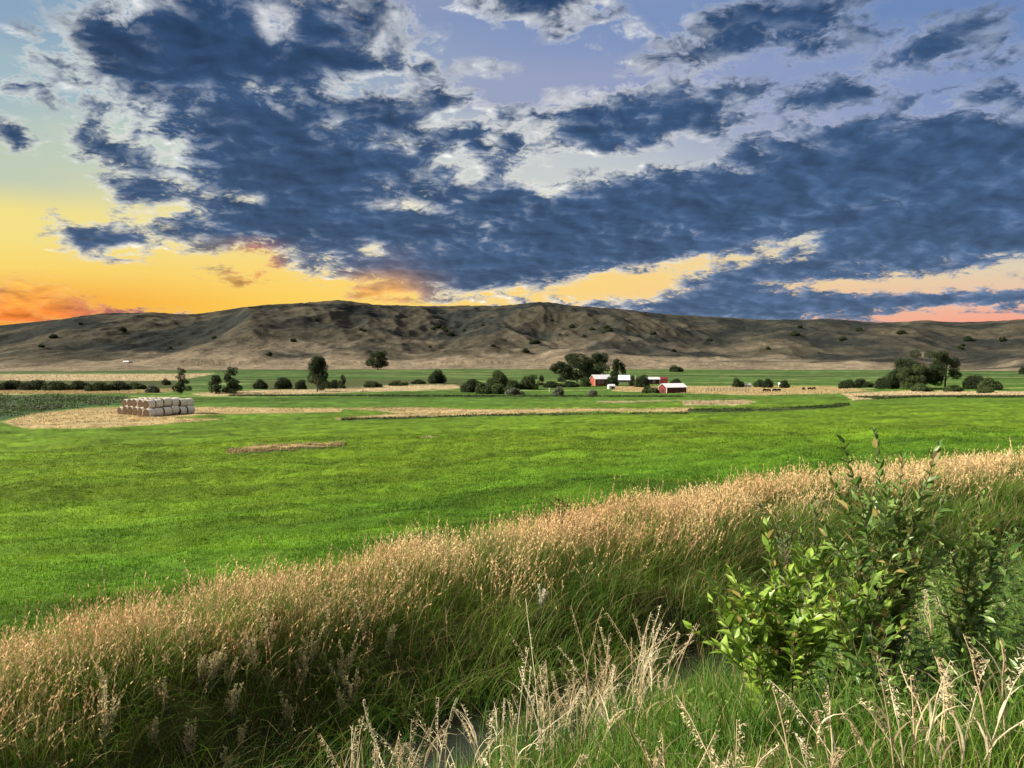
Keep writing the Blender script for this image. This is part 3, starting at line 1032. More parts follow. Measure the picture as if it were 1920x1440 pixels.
def sedge_grass():
    x, y = scatter(340000, 4.5, 34, power=0.5)
    t = ditch_t(x, y)
    hi = np.interp(x, [-6, 2, 8], [2.9, 3.4, 3.8]) + 0.9 * fbm(x * .4, y * .4, 3, 112)
    glint = 1
    for gx, gy, gr in ((.65, 7.6, .7), (2.15, 8.9, .75), (-.55, 7.4, .5)):
        glint = glint * sstep(.5, 1.0, np.hypot((x - gx) / .7, (y - gy) / 1.3) / gr)
    prob = glint * (.25 * sstep(-.75, -.2, t) + .75 * sstep(-.1, .55, t)) * sstep(hi + 2.6, hi - .3, t) * (0.5 + 0.5 * sstep(-.4, .25, fbm(x * 1.1, y * 1.1, 2, 113)))
    k = rng.uniform(0, 1, len(x)) < prob
    x, y, t = x[k], y[k], t[k]
    n = len(x)
    z = terrain(x, y, t)
    r = np.hypot(x, y)
    z = np.maximum(z, E - 3.70)
    h = (0.52 + 0.26 * fbm(x * .8, y * .8, 2, 114) + rng.normal(0, .13, n)).clip(.2, 1.0)
    w = 0.006 * (0.7 + r / 16)
    k1 = np.clip(.45 + .7 * fbm(x * .5, y * .5, 3, 115) + rng.normal(0, .25, n), 0, 1)
    tip = cmix((.036, .112, .010), (.15, .25, .030), k1)
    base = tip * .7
    dry = rng.uniform(0, 1, n) < .16 + .2 * np.clip(fbm(x * .7, y * .7, 2, 117), 0, 1)
    tip[dry] = (.33, .27, .13)
    base[dry] = (.22, .18, .08)
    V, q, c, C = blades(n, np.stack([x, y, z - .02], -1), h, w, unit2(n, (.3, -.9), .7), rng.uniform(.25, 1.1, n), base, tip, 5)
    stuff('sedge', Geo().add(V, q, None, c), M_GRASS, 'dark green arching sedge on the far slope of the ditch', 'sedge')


def near_grass():
    x, y = scatter(170000, 2.6, 24, power=0.45)
    t = ditch_t(x, y)
    prob = (.2 * sstep(-.05, -.4, t) + .8 * sstep(-.45, -1.0, t)) * sstep(-7, -5.5, t) * (0.25 + 0.75 * sstep(-.35, .25, fbm(x * 1.4, y * 1.4, 2, 122)))
    for gx, gy, gr in ((.55, 6.7, .8), (2.0, 8.1, .8), (-.55, 7.0, .6)):
        prob = prob * sstep(.4, 1.0, np.hypot((x - gx) / .8, (y - gy) / 1.5) / gr)
    k = rng.uniform(0, 1, len(x)) < prob
    x, y, t = x[k], y[k], t[k]
    n = len(x)
    z = terrain(x, y, t)
    r = np.hypot(x, y)
    z = np.maximum(z, E - 3.70)
    h = (0.34 + 0.20 * fbm(x * .9, y * .9, 2, 124) + rng.normal(0, .09, n)).clip(.10, .75)
    w = 0.0065 * (0.7 + r / 14)
    k1 = np.clip(.5 + .7 * fbm(x * .8, y * .8, 3, 125) + rng.normal(0, .25, n), 0, 1)
    tip = cmix((.030, .100, .009), (.13, .235, .028), k1)
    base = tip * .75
    dry = rng.uniform(0, 1, n) < .09
    tip[dry] = (.46, .37, .19)
    base[dry] = (.26, .21, .10)
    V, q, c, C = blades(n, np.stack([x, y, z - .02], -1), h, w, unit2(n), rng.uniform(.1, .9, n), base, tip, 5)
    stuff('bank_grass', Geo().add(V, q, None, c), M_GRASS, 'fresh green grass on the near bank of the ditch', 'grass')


def field_grass():
    x, y = scatter(420000, 8, 75, power=0.38)
    t = ditch_t(x, y)
    k = t > 5.6 + .6 * fbm(x * .5, y * .5, 2, 131)
    x, y, t = x[k], y[k], t[k]
    n = len(x)
    z = terrain(x, y, t)
    r = np.hypot(x, y)
    h = (0.085 + 0.05 * fbm(x * .25, y * .6, 3, 134) + rng.normal(0, .02, n)).clip(.03, .2) * (1 + 1.2 * sstep(8.5, 6, t))
    w = 0.006 * (0.4 + r / 9)
    k1 = np.clip(.5 + .9 * fbm(x * .22, y * .4, 3, 135) + rng.normal(0, .2, n), 0, 1)
    tip = cmix((.062, .140, .006), (.165, .245, .014), k1)
    tip = tip * np.clip(field_tone(x, y), .45, 1.6)[:, None]
    tip[:, 0] *= 1 - .24 * sstep(40, 9, t)
    tip *= (1 - .15 * sstep(26, 8, t))[:, None]
    px, py = world2pix(x, y, z)
    d = poly_dist(px, py, TAN_PATCHES[8][0])
    tip[d < 0] = (.5, .4, .22)
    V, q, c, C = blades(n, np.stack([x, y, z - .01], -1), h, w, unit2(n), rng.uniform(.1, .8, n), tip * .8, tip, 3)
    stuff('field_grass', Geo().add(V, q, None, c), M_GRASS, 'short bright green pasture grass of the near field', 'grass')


def strip_grass():
    """dry tufts on the tan strips, rank dark growth along the field ditches"""
    g = Geo()
    for patches, n0, hh, shade in ((TAN_PATCHES[:9], 9000, .22, 1.0), (DARK_PATCHES[:4], 5200, .34, 1.0)):
        for poly, colr in patches:
            pl = np.array(poly)
            m = n0
            px = rng.uniform(pl[:, 0].min(), pl[:, 0].max(), m * 3)
            py = rng.uniform(pl[:, 1].min() - 1, pl[:, 1].max() + 1, m * 3)
            d = poly_dist(px, py, poly)
            k = d < 1.0
            px, py = px[k][:m], py[k][:m]
            # intersect with the smooth terrain: solve by distance table
            dirs = pix2dir(px, py)
            hd = np.hypot(dirs[:, 0], dirs[:, 1])
            dx, dy, dz = dirs[:, 0] / hd, dirs[:, 1] / hd, dirs[:, 2] / hd
            r = np.full(len(px), 150.0)
            for _ in range(25):
                zz = terrain(dx * r, dy * r)
                r = 0.5 * r + 0.5 * np.clip((E - zz) / np.maximum(-dz, .004), 20, 900)
            x, y = dx * r, dy * r
            z = terrain(x, y)
            n = len(x)
            big = 0.5 + r / 300
            h = hh * rng.uniform(.5, 1.3, n) * big * (1.2 if r.mean() < 100 else 1)
            w = 0.10 * rng.uniform(.6, 1.5, n) * (0.3 + r / 160)
            tip = np.asarray(colr)[None] * rng.uniform(.88, 1.15, (n, 1))
            V, q, c, C = blades(n, np.stack([x, y, z - .05], -1), h, w, unit2(n), rng.uniform(.1, .7, n), tip * .85, tip, 3)
            g.add(V, q, None, c)
    stuff('strip_grass', g, M_STRAW, 'rough dry grass standing on the strips between the fields', 'grass')


golden_grass()
sedge_grass()
near_grass()
field_grass()
strip_grass()


# ---------------------------------------------------------------- trees and bushes
def leaf_cloud(g, clumps, n_per_m2, size, c0, c1, squash=0.8):
    """leaf-sized faces spread through ellipsoid clumps (cx, cy, cz, rx, ry, rz)"""
    for cl in clumps:
        c, r = np.array(cl[:3]), np.array(cl[3:6])
        area = 4 * np.pi * (r[0] * r[1] * r[2]) ** (2 / 3)
        m = max(24, int(area * n_per_m2))
        v = rng.normal(size=(m, 3))
        v /= np.linalg.norm(v, axis=1, keepdims=True)
        rad = rng.uniform(0.25, 1, m) ** 0.45 * rng.uniform(.9, 1.12, m)
        p = c + v * r * rad[:, None]
        ax = rng.normal(size=(m, 3)) + v * 0.5
        ax /= np.linalg.norm(ax, axis=1, keepdims=True)
        sd = np.cross(ax, rng.normal(size=(m, 3)))
        sd /= np.linalg.norm(sd, axis=1, keepdims=True) + 1e-9
        L = size * rng.uniform(.5, 1.4, (m, 1))
        q = np.stack([p - ax * L * .5, p + sd * L * .36, p + ax * L * .5, p - sd * L * .36], 1)
        k = np.clip(rng.uniform() * .6 + rng.uniform(-.3, .5, m), 0, 1)
        col = np.repeat(cmix(c0, c1, k), 4, 0)
        g.add(q.reshape(-1, 3), np.arange(m * 4).reshape(-1, 4), None, col)


DKG = ((.012, .022, .010), (.040, .062, .020))
MDG = ((.026, .042, .015), (.060, .088, .028))
GRY = ((.075, .085, .070), (.16, .17, .14))
LTG = ((.040, .070, .020), (.085, .125, .035))


def wood(g, H, W, r0, limbs, base=0.0, lean=0.0):
    """tapered trunk with limbs"""
    col = (.055, .045, .036)
    k = 6
    z = np.linspace(base, H * .86, k)
    off = np.cumsum(rng.normal(0, .02 * H, (k, 2)), axis=0) * np.linspace(0, 1, k)[:, None]
    pts = np.column_stack([off[:, 0] + lean * z, off[:, 1], z])
    g.tube(pts, np.linspace(r0, r0 * .25, k), 7, col)
    for i in range(limbs):
        u = rng.uniform(.22, .8)
        p = np.array([np.interp(u * H * .86, z, pts[:, j]) for j in range(3)])
        a = rng.uniform(0, 2 * np.pi)
        L = W * rng.uniform(.28, .48)
        e = p + np.array([np.cos(a) * L, np.sin(a) * L, L * rng.uniform(.4, 1.0)])
        m = (p + e) / 2 + np.array([0, 0, -.06 * L])
        g.tube([p, m, e], [r0 * .4, r0 * .28, r0 * .1], 5, col)


def crown_clumps(kind, H, W):
    cl = []
    if kind == 'round':
        for i in range(24):
            a, u, w_ = rng.uniform(0, 2 * np.pi), rng.uniform(0, 1), rng.uniform(.1, 1) ** .5
            z = H * ((.24 if W < 11 and H > 12 else .12) + (.66 if W < 11 and H > 12 else .78) * u)
            half = W * .5 * np.sqrt(max(0.3, 1 - ((z / H - .5) / .5) ** 2)) * .86
            r = W * rng.uniform(.10, .17)
            cl.append((np.cos(a) * half * w_, np.sin(a) * half * w_, z, r * 1.15, r * 1.15, r * .85))
    elif kind == 'tall':
        for i in range(26):
            a, u, w_ = rng.uniform(0, 2 * np.pi), rng.uniform(0, 1), rng.uniform(.05, 1) ** .5
            z = H * (.06 + .86 * u)
            half = W * .5 * (1 - .45 * abs(u - .35) / .65) * rng.uniform(.7, 1.0)
            r = W * rng.uniform(.11, .2)
            cl.append((np.cos(a) * half * w_, np.sin(a) * half * w_, z, r, r, r * 1.1))
        cl.append((0, 0, H * .93, W * .13, W * .13, H * .07))
    elif kind == 'ragged':
        for i in range(34):
            u = ((i + rng.uniform(0, 1)) / 34) ** 1.2
            a = rng.uniform(0, 2 * np.pi)
            z = H * (.06 + .88 * u)
            half = W * .5 * (1.0 - .72 * u) * rng.uniform(.2, 1)
            r = W * rng.uniform(.09, .19) * (1.15 - .6 * u)
            cl.append((np.cos(a) * half, np.sin(a) * half, z, r * 1.2, r * 1.2, r * .8))
    else:   # bush: foliage to the ground
        k = 9 if W < 6 else 15
        for i in range(k):
            a, w_ = rng.uniform(0, 2 * np.pi), rng.uniform(0, 1) ** .5
            r = min(W * .22, H * .40) * rng.uniform(.7, 1.15)
            xx, yy = np.cos(a) * (W * .5 - r) * w_, np.sin(a) * (W * .4 - r * .8) * w_
            top = H * (1 - .5 * w_ ** 2) * rng.uniform(.75, 1.03)
            cl.append((xx, yy, max(r * .6, top - r), r * 1.1, r * 1.1, r))
            cl.append((xx, yy, r * .55, r * 1.05, r * 1.05, r * .7))
        cl.append((rng.uniform(-.15, .15) * W, 0, H * .97 - H * .2, W * .2, W * .2, H * .2))
    return cl


def grow(name, cat, kind, px, top, base, w, col, label, group, D=None, lean=0.0):
    if D is None:
        p, D = at(px, base)
    else:
        d = pix2dir(px, base)
        p = np.array([d[0] / d[1] * D, D, 0.0])
        p[2] = float(terrain(p[0], p[1]))
    dist = p[1]
    H = (base - top) / F * dist
    W = w / F * dist * 1.12
    leaf = 0.00115 * dist * rng.uniform(.9, 1.1)
    dens = min(60, 3.2 / leaf ** 2)
    if kind == 'bush':
        g = Geo()
        leaf_cloud(g, crown_clumps(kind, H, W), dens * .55, leaf, *col)
        stem = empty(name, p)
        g.build('foliage', M_FOLIAGE, stem)
        s = Geo()
        for i in range(3):
            a = rng.uniform(0, 2 * np.pi)
            s.tube([(0, 0, -.1), (np.cos(a) * W * .1, np.sin(a) * W * .1, H * .3), (np.cos(a) * W * .22, np.sin(a) * W * .22, H * .7)], [.09, .06, .02], 5, (.05, .042, .035))
        s.build('stem', M_BARK, stem)
        return tag(stem, label, cat, group)
    root = empty(name, p)
    g = Geo()
    leaf_cloud(g, [(c[0] + lean * c[2], *c[1:]) for c in crown_clumps(kind, H, W)], dens * (.62 if kind != 'ragged' else .5), leaf, *col)
    g.build('crown', M_FOLIAGE, root)
    t = Geo()
    wood(t, H, W, max(.18, H * .026), 7, -.2, lean)
    t.build('trunk', M_BARK, root)
    return tag(root, label, cat, group)


G1, G2, G3, G4 = 'trees standing along the far field edge', 'trees round the red farmhouse', 'trees of the right grove', 'bushes along the valley hedges'
TREES = [
    # name, category, kind, px, top, base, width, colours, label, group
    ('conifer_tree', 'tree', 'ragged', 341, 688, 737, 30, DKG, 'ragged upright dark tree right behind the stacked hay bales', G1),
    ('conifer_tree', 'tree', 'ragged', 435, 686, 738, 38, DKG, 'ragged tree with a bare side branch, right of the small dark pointed one', G1),
    ('young_tree', 'tree', 'tall', 404, 704, 738, 24, DKG, 'small dark pointed tree between two taller ragged trees', G1),
    ('cottonwood_tree', 'tree', 'tall', 595, 671, 734, 50, DKG, 'tall dense dark tree standing alone on the pale strip', G1),
    ('oak_tree', 'tree', 'round', 708, 657, 693, 42, DKG, 'lone round crowned dark tree with bare trunk at the foot of the hills', G1),
    ('willow_tree', 'tree', 'round', 1082, 661, 716, 58, DKG, 'largest rounded dark tree of the clump behind the farmhouse', G2),
    ('willow_tree', 'tree', 'round', 1053, 677, 717, 38, DKG, 'lower dark tree at the left edge of the farmhouse clump', G2),
    ('cottonwood_tree', 'tree', 'tall', 1123, 663, 714, 44, DKG, 'tall dark tree with narrow top above the white farmhouse roof', G2),
    ('cottonwood_tree', 'tree', 'tall', 1158, 673, 710, 28, DKG, 'separate narrow dark tree between farmhouse and grey shed', G2),
    ('willow_tree', 'tree', 'round', 1104, 684, 716, 40, DKG, 'dark tree filling the gap just behind the farmhouse gable', G2),
    ('cottonwood_tree', 'tree', 'round', 1733, 653, 728, 64, DKG, 'tallest dark tree in the middle of the grove right of the farm', G3),
    ('cottonwood_tree', 'tree', 'round', 1772, 658, 728, 54, DKG, 'broad dark tree on the right shoulder of the grove', G3),
    ('cottonwood_tree', 'tree', 'tall', 1695, 674, 728, 44, DKG, 'slimmer green tree on the left shoulder of the grove', G3),
    ('willow_tree', 'tree', 'round', 1712, 684, 729, 48, MDG, 'low round green tree in front of the tallest grove tree', G3),
]
BUSHES = [
    (1662, 702, 729, 42, DKG, 'dark bush at the left foot of the grove'),
    (1617, 709, 727, 40, DKG, 'wide dark bush second to the left of the grove'),
    (1588, 710, 728, 30, DKG, 'outermost dark bush left of the grove'),
    (1825, 702, 729, 46, DKG, 'tall dark bush just right of the grove'),
    (1856, 706, 731, 40, MDG, 'rounded green bush at the right end of the grove'),
    (1722, 719, 734, 46, MDG, 'low grey green bush in front of the grove middle'),
    (1786, 720, 735, 36, MDG, 'low green bush in front of the broad grove tree'),
    (1854, 725, 737, 40, MDG, 'low spreading bush in front of the grove right end'),
    (1917, 687, 702, 14, DKG, 'dark bush far out at the end of the pale far field'),
    (885, 709, 735, 48, DKG, 'dark bush at the left end of the green thicket before the farm'),
    (933, 693, 730, 46, MDG, 'tallest green bush of the thicket before the farm'),
    (906, 716, 738, 42, MDG, 'front left green bush of the thicket before the farm'),
    (934, 718, 738, 40, LTG, 'lightest green bush in front of the thicket before the farm'),
    (962, 710, 731, 28, MDG, 'small green bush beside the tallest thicket bush'),
    (992, 701, 730, 42, MDG, 'rounded green bush at the right end of the thicket before the farm'),
    (1015, 702, 722, 14, DKG, 'small dark upright bush right of the thicket before the farm'),
    (1037, 714, 727, 34, DKG, 'low dark hedge bush right of the thicket, left piece'),
    (1068, 714, 726, 36, DKG, 'low dark hedge bush just left of the farmhouse bush'),
    (964, 726, 740, 34, GRY, 'grey sage bush in front of the thicket before the farm'),
    (1047, 724, 742, 26, GRY, 'grey green bush standing alone in the green before the farmhouse'),
    (1112, 730, 742, 20, GRY, 'small grey bush in the green just below the farmhouse'),
    (1098, 706, 725, 22, MDG, 'green bush against the farmhouse gable end'),
    (1148, 704, 724, 30, DKG, 'dark bush in front of the right half of the farmhouse'),
    (1186, 704, 724, 16, DKG, 'narrow dark bush just right of the grey roofed shed'),
    (1203, 701, 726, 30, DKG, 'broad dark bush left of the long red building'),
    (1268, 709, 723, 24, DKG, 'dark bush right of the long red building'),
    (1219, 723, 737, 32, MDG, 'green bush against the red barn gable end'),
    (1268, 684, 697, 28, DKG, 'dark bush at the far hill foot above the barn'),
    (1384, 707, 726, 24, DKG, 'round dark bush left of the small white trailer'),
    (1422, 711, 726, 24, DKG, 'dark bush right of the small white trailer'),
    (1440, 709, 727, 24, DKG, 'dark bush left of the white tank'),
    (1470, 712, 727, 20, DKG, 'dark bush behind the white tank'),
    (820, 691, 719, 36, DKG, 'rounded dark bush alone before the pale strip'),
    (926, 671, 690, 24, DKG, 'left bush of the dark pair at the hill foot'),
    (948, 671, 689, 24, DKG, 'right bush of the dark pair at the hill foot'),
    (532, 706, 729, 34, DKG, 'dark bush left of the tall lone tree'),
    (564, 711, 730, 26, DKG, 'dark bush tucked against the left of the tall lone tree'),
    (625, 711, 729, 24, DKG, 'dark bush tucked against the right of the tall lone tree'),
    (643, 702, 728, 18, DKG, 'upright dark bush farther right of the tall lone tree'),
    (488, 710, 729, 26, DKG, 'dark bush right of the ragged tree with the bare branch'),
    (310, 709, 722, 20, DKG, 'small dark bush behind the hay bales'),
    (286, 720, 737, 26, GRY, 'grey dark bush just above the hay bales'),
    (20, 712, 731, 60, DKG, 'first dark hedge bush at the very left of the riverside hedge'),
    (64, 711, 731, 52, DKG, 'second dark hedge bush from the left of the riverside hedge'),
    (105, 714, 732, 50, MDG, 'third greener hedge bush from the left of the riverside hedge'),
    (145, 713, 731, 50, DKG, 'fourth dark hedge bush from the left of the riverside hedge'),
    (184, 715, 733, 46, MDG, 'fifth greener hedge bush from the left of the riverside hedge'),
    (222, 713, 732, 44, DKG, 'sixth dark hedge bush from the left of the riverside hedge'),
    (255, 716, 730, 34, MDG, 'last low bush at the right end of the riverside hedge'),
    (700, 714, 726, 40, MDG, 'low olive bush on the hedge line before the lone round tree'),
    (745, 713, 723, 40, MDG, 'low olive bush midway between the lone trees'),
    (785, 711, 720, 30, DKG, 'low dark bush just left of the rounded bush by the pale strip'),
]
for a in TREES:
    grow(*a)
for px, top, base, w, colr, lab in BUSHES:
    grow('bush', 'bush', 'bush', px, top, base, w, colr, lab, G4)

# marsh scrub at the left: a mass nobody could count
g = Geo()
for i in range(320):
    px, py = rng.uniform(-60, 236), rng.uniform(743, 782)
    if float(poly_dist(np.array([px]), np.array([py]), DARK_PATCHES[4][0])[0]) > -3:
        continue
    p, D = at(px, py)
    s_ = D / 180
    r = rng.uniform(.6, 1.5) * s_
    leaf_cloud(g, [(*p, r * 2.2, r, r * .5)], 5, .30, *((MDG, GRY, LTG, LTG)[rng.integers(4)]))
stuff('marsh_scrub', g, M_FOLIAGE, 'low blue green scrub over the marshy hollow left of the hay bales', 'scrub')

# junipers on the hillside
JUN = [(593, 603), (675, 620), (683, 622), (812, 618), (822, 616), (832, 618), (836, 622), (845, 630), (870, 622), (905, 612), (740, 624), (550, 641), (100, 634), (78, 652), (318, 655), (402, 636), (230, 622), (150, 610), (505, 668),
       (925, 651), (806, 652), (985, 662), (1005, 645), (1035, 602), (1072, 615), (1110, 620), (1050, 629), (1095, 632), (1130, 625), (1138, 617), (1142, 622), (1000, 646), (1263, 660), (1500, 615), (1490, 630), (1805, 650), (1800, 655), (1815, 640), (1440, 657), (1330, 640), (1610, 622), (1690, 628), (1880, 640), (1580, 640), (1180, 640), (1225, 628)]
for i, (px, py) in enumerate(JUN):
    p, D = hill_at(px, py)
    H = rng.uniform(4.5, 11) * D / 1700
    W = H * rng.uniform(1.0, 1.6)
    root = empty('juniper_bush', p)
    g = Geo()
    leaf_cloud(g, [(0, 0, H * .45, W * .5, W * .5, H * .5), (W * .3, 0, H * .3, W * .35, W * .35, H * .35), (-W * .35, 0, H * .3, W * .3, W * .3, H * .3)], 1.6, 1.5, *DKG)
    g.build('foliage', M_FOLIAGE, root)
    tag(root, 'small dark juniper dotted on the bare brown hillside', 'juniper', 'junipers dotted over the hillside')

# ---------------------------------------------------------------- hay bales
def bale_mesh():
    n, R, L = 28, 0.80, 1.46
    prof = [(0.0, 0.0, 1), (.25, .012, 1), (.5, .0, 1), (.66, .006, 1), (.76, .03, 1), (.80, .08, 0), (.815, .35, 0), (.815, L - .35, 0), (.80, L - .08, 0), (.76, L - .03, 1), (.66, L - .006, 1), (.5, L, 1), (.25, L - .012, 1), (0.0, L, 1)]
    V, C = [], []
    for k, (r, y, end) in enumerate(prof):
        for j in range(n):
            a = 2 * np.pi * j / n
            rr = r * (1 + rng.normal(0, .012))
            V.append((rr * np.cos(a), y - L / 2, R + rr * np.sin(a) * .97))
            ring = .75 + .5 * (k % 2)
            C.append(np.array((.055, .035, .021)) * ring if end else np.array((.66, .62, .53)) * rng.uniform(.85, 1.1))
    q = [(k * n + j, k * n + (j + 1) % n, (k + 1) * n + (j + 1) % n, (k + 1) * n + j) for k in range(len(prof) - 1) for j in range(n)]
    return np.array(V), np.array(q), np.array(C)


bp, bD = at(228, 780)
PHI = RAD(33)                                  # the rows run away to the right
ca, sa = math.cos(PHI), math.sin(PHI)
BR, BP, BL = .80, 1.56, 1.5
# local axes: u along the front of the stack, v back along the bales
proto = None
ORD = ['first', 'second', 'third', 'fourth', 'fifth', 'sixth', 'seventh']


def bale(iu, iv, lev, label):
    global proto
    u = (iu + (.5 if lev else 0)) * BP
    v = iv * BL + (.45 if lev else 0)
    x = bp[0] - 1.2 + .95 * (u * ca + v * sa) + rng.normal(0, .05)
    y = bp[1] + 3.0 + .95 * (-u * sa + v * ca) + rng.normal(0, .05)
    z = float(terrain(x, y)) - .04 + lev * 1.24
    if proto is None:
        V, q, C = bale_mesh()
        proto = make_mesh('hay_bale', V, [q], M_HAY, None, C, True)
        o = proto
    else:
        o = copy_tree(proto)
    o.location = (x, y, z - rng.uniform(0, .08))
    o.scale = (.95 * rng.uniform(.96, 1.03), .95, .93 * rng.uniform(.95, 1.03))
    o.rotation_euler = (0, 0, -PHI + rng.normal(0, .05))
    tag(o, label, 'hay bale', 'round hay bales in the stack')


NB, DB, NT_, DT = 6, 6, 5, 6
for iu in range(NB):
    for iv in range(DB):
        if iv == 0:
            bale(iu, iv, 0, f'{ORD[iu]} front hay bale from the left in the bottom row, brown end showing')
        elif iu == NB - 1:
            bale(iu, iv, 0, f'pale bottom bale {ORD[iv]} from the front along the right side of the stack')
        elif iu == 0 or iv == DB - 1:
            bale(iu, iv, 0, f'bottom bale of the hay stack, {ORD[iu]} column from the left, {ORD[iv]} row back')
for iu in range(NT_):
    for iv in range(DT):
        if iv == 0:
            bale(iu, iv, 1, f'{ORD[iu]} front hay bale from the left in the top row, brown end showing')
        elif iu == NT_ - 1:
            bale(iu, iv, 1, f'pale top bale {ORD[iv]} from the front along the right side of the stack')
        else:
            bale(iu, iv, 1, f'top bale of the hay stack, {ORD[iu]} column from the left, {ORD[iv]} row back')

# ---------------------------------------------------------------- farm
RED, WHITE, GREYW, DARKW, TRIM = (.095, .018, .014), (.50, .52, .56), (.35, .36, .38), (.02, .02, .022), (.7, .68, .64)


def gable(name, px, base, L, W, hw, hr, rz, wallc, roofc, label, cat, overhang=.35, openings=(), D=None, chimney=False, gable_door=None, trim=True):
    """gabled building: local x along the ridge, local -y is the front; openings = (kind, x, width, z0, z1)"""
    p, _ = at(px, base)
    root = empty(name, p, rz)
    g = Geo()
    x0, x1, y0, y1 = -L / 2, L / 2, -W / 2, W / 2
    z0 = -.6
    V = [(x0, y0, z0), (x1, y0, z0), (x1, y1, z0), (x0, y1, z0), (x0, y0, hw), (x1, y0, hw), (x1, y1, hw), (x0, y1, hw), (x0, 0, hw + hr), (x1, 0, hw + hr)]
    g.add(V, [(0, 1, 5, 4), (2, 3, 7, 6)], [(0, 4, 3), (3, 4, 7), (4, 8, 7), (1, 2, 5), (2, 6, 5), (5, 6, 9)], wallc)
    n = int(L / .3)
    for i in range(n):              # board battens on the front
        xx = x0 + (i + .5) * L / n
        g.box(xx - .02, xx + .02, y0 - .025, y0 - .004, .02, hw - .03, np.asarray(wallc) * .9)
    g.build('wall', M_PAINT, root)
    r = Geo()
    oh, th = overhang, .10
    sl = hr / (W / 2)
    for s in (-1, 1):
        ye, ze = s * (W / 2 + oh), hw - oh * sl + .05
        a = [(x0 - oh, ye, ze), (x1 + oh, ye, ze), (x1 + oh, 0, hw + hr + .05), (x0 - oh, 0, hw + hr + .05)]
        b = [(x, y, z + th) for x, y, z in a]
        r.add(a + b, [(0, 1, 2, 3), (4, 5, 6, 7), (0, 1, 5, 4), (1, 2, 6, 5), (3, 0, 4, 7)], None, roofc)
        m = int(L / .6)
        for i in range(m + 1):      # standing seams
            xx = x0 - oh + i * (L + 2 * oh) / m
            r.add([(xx - .02, ye, ze + th), (xx + .02, ye, ze + th), (xx + .02, 0, hw + hr + .05 + th), (xx - .02, 0, hw + hr + .05 + th), (xx, ye, ze + th + .05), (xx, 0, hw + hr + .1 + th)], [(0, 4, 5, 3), (4, 1, 2, 5)], None, np.asarray(roofc) * .95)
    rf = r.build('roof', M_METAL, root)
    if chimney:
        Geo().box(x0 + L * .6, x0 + L * .6 + .5, .2, .7, hw + hr * .6, hw + hr + .7, (.2, .1, .08)).build('chimney', M_PAINT, rf)
    if trim:
        for xx in (x0, x1):
            Geo().box(xx - .09, xx + .09, y0 - .06, y0 + .06, 0, hw - .02, TRIM).build('corner_board', M_PAINT, root)
    for kind, xc, w, a, b in openings:
        o = Geo().box(xc - w / 2, xc + w / 2, y0 - .05, y0 - .03, a, b, DARKW if kind != 'door' else np.asarray(wallc) * .5).build('doorway' if kind == 'opening' else kind, M_PAINT, root)
        if kind == 'window':
            f = Geo()
            f.box(xc - w / 2 - .1, xc + w / 2 + .1, y0 - .08, y0 - .02, b, b + .1, TRIM)
            f.box(xc - w / 2 - .1, xc + w / 2 + .1, y0 - .08, y0 - .02, a - .1, a, TRIM)
            f.box(xc - w / 2 - .1, xc - w / 2, y0 - .08, y0 - .02, a, b, TRIM)
            f.box(xc + w / 2, xc + w / 2 + .1, y0 - .08, y0 - .02, a, b, TRIM)
            f.build('frame', M_PAINT, o)
    if gable_door:
        w, h = gable_door
        Geo().box(x0 - .05, x0 - .03, -w / 2, w / 2, 0, h, np.asarray(wallc) * .45).build('door', M_PAINT, root)
    return tag(root, label, cat)


def span(px, base, pixels):
    return pixels / F * at(px, base)[0][1]


u = span(1260, 736, 1.0)       # metres per photo pixel at the barn
gable('barn', 1261, 736, 44 * u, 26 * u, 10 * u, 6.5 * u, RAD(24), RED, WHITE, 'small red barn with bright white metal roof, nearest of the farm buildings', 'barn', .05 * 26 * u,
      [('opening', 8 * u, 11 * u, 0, 6.5 * u), ('door', -6 * u, 6 * u, 0, 6.5 * u)], gable_door=(8 * u, 6 * u))
u = span(1126, 723, 1.0)
gable('farmhouse', 1126, 723, 32 * u, 22 * u, 13 * u, 7 * u, RAD(18), (.20, .042, .028), WHITE, 'red farmhouse with white metal roof in front of the dark trees', 'house', 1.6 * u,
      [('window', -8 * u, 3.2 * u, 5 * u, 9 * u), ('window', 0, 3.2 * u, 5 * u, 9 * u), ('window', 8 * u, 3.2 * u, 5 * u, 9 * u), ('door', 4 * u, 3 * u, 0, 6 * u)], chimney=True)
u = span(1170, 716, 1.0)
gable('shed', 1170, 717, 18 * u, 14 * u, 5.5 * u, 7 * u, RAD(-6), (.06, .06, .06), (.62, .67, .78), 'dark shed with steep pale blue roof between two bushes', 'shed', 1.4 * u, [('door', 0, 4 * u, 0, 4.5 * u)], trim=False)
u = span(1222, 720, 1.0)
gable('bunkhouse', 1223, 720, 24 * u, 15 * u, 9 * u, 3.5 * u, RAD(8), RED, WHITE, 'long red building with white roof and pale porch posts behind the barn', 'outbuilding', 1.2 * u,
      [('opening', -6 * u, 4 * u, 0, 6 * u), ('window', 1 * u, 3 * u, 3 * u, 6.5 * u), ('opening', 8 * u, 3 * u, 0, 6 * u)])
gable('stable', 1243, 719, 17 * u, 13 * u, 8.5 * u, 4 * u, RAD(-14), (.16, .015, .014), (.11, .022, .02), 'dark red stable with red roof joined to the white roofed long building', 'outbuilding', .8 * u, [('door', -2 * u, 4 * u, 0, 6 * u)], trim=False)
u = span(1146, 729, 1.0)
gable('hut', 1146, 729, 12 * u, 9 * u, 5 * u, 3 * u, RAD(12), (.6, .6, .58), WHITE, 'tiny white hut with dark doorway in the farm yard', 'hut', .5 * u, [('opening', 2 * u, 6 * u, 0, 4 * u)], trim=False)
u = span(1401, 726, 1.0)
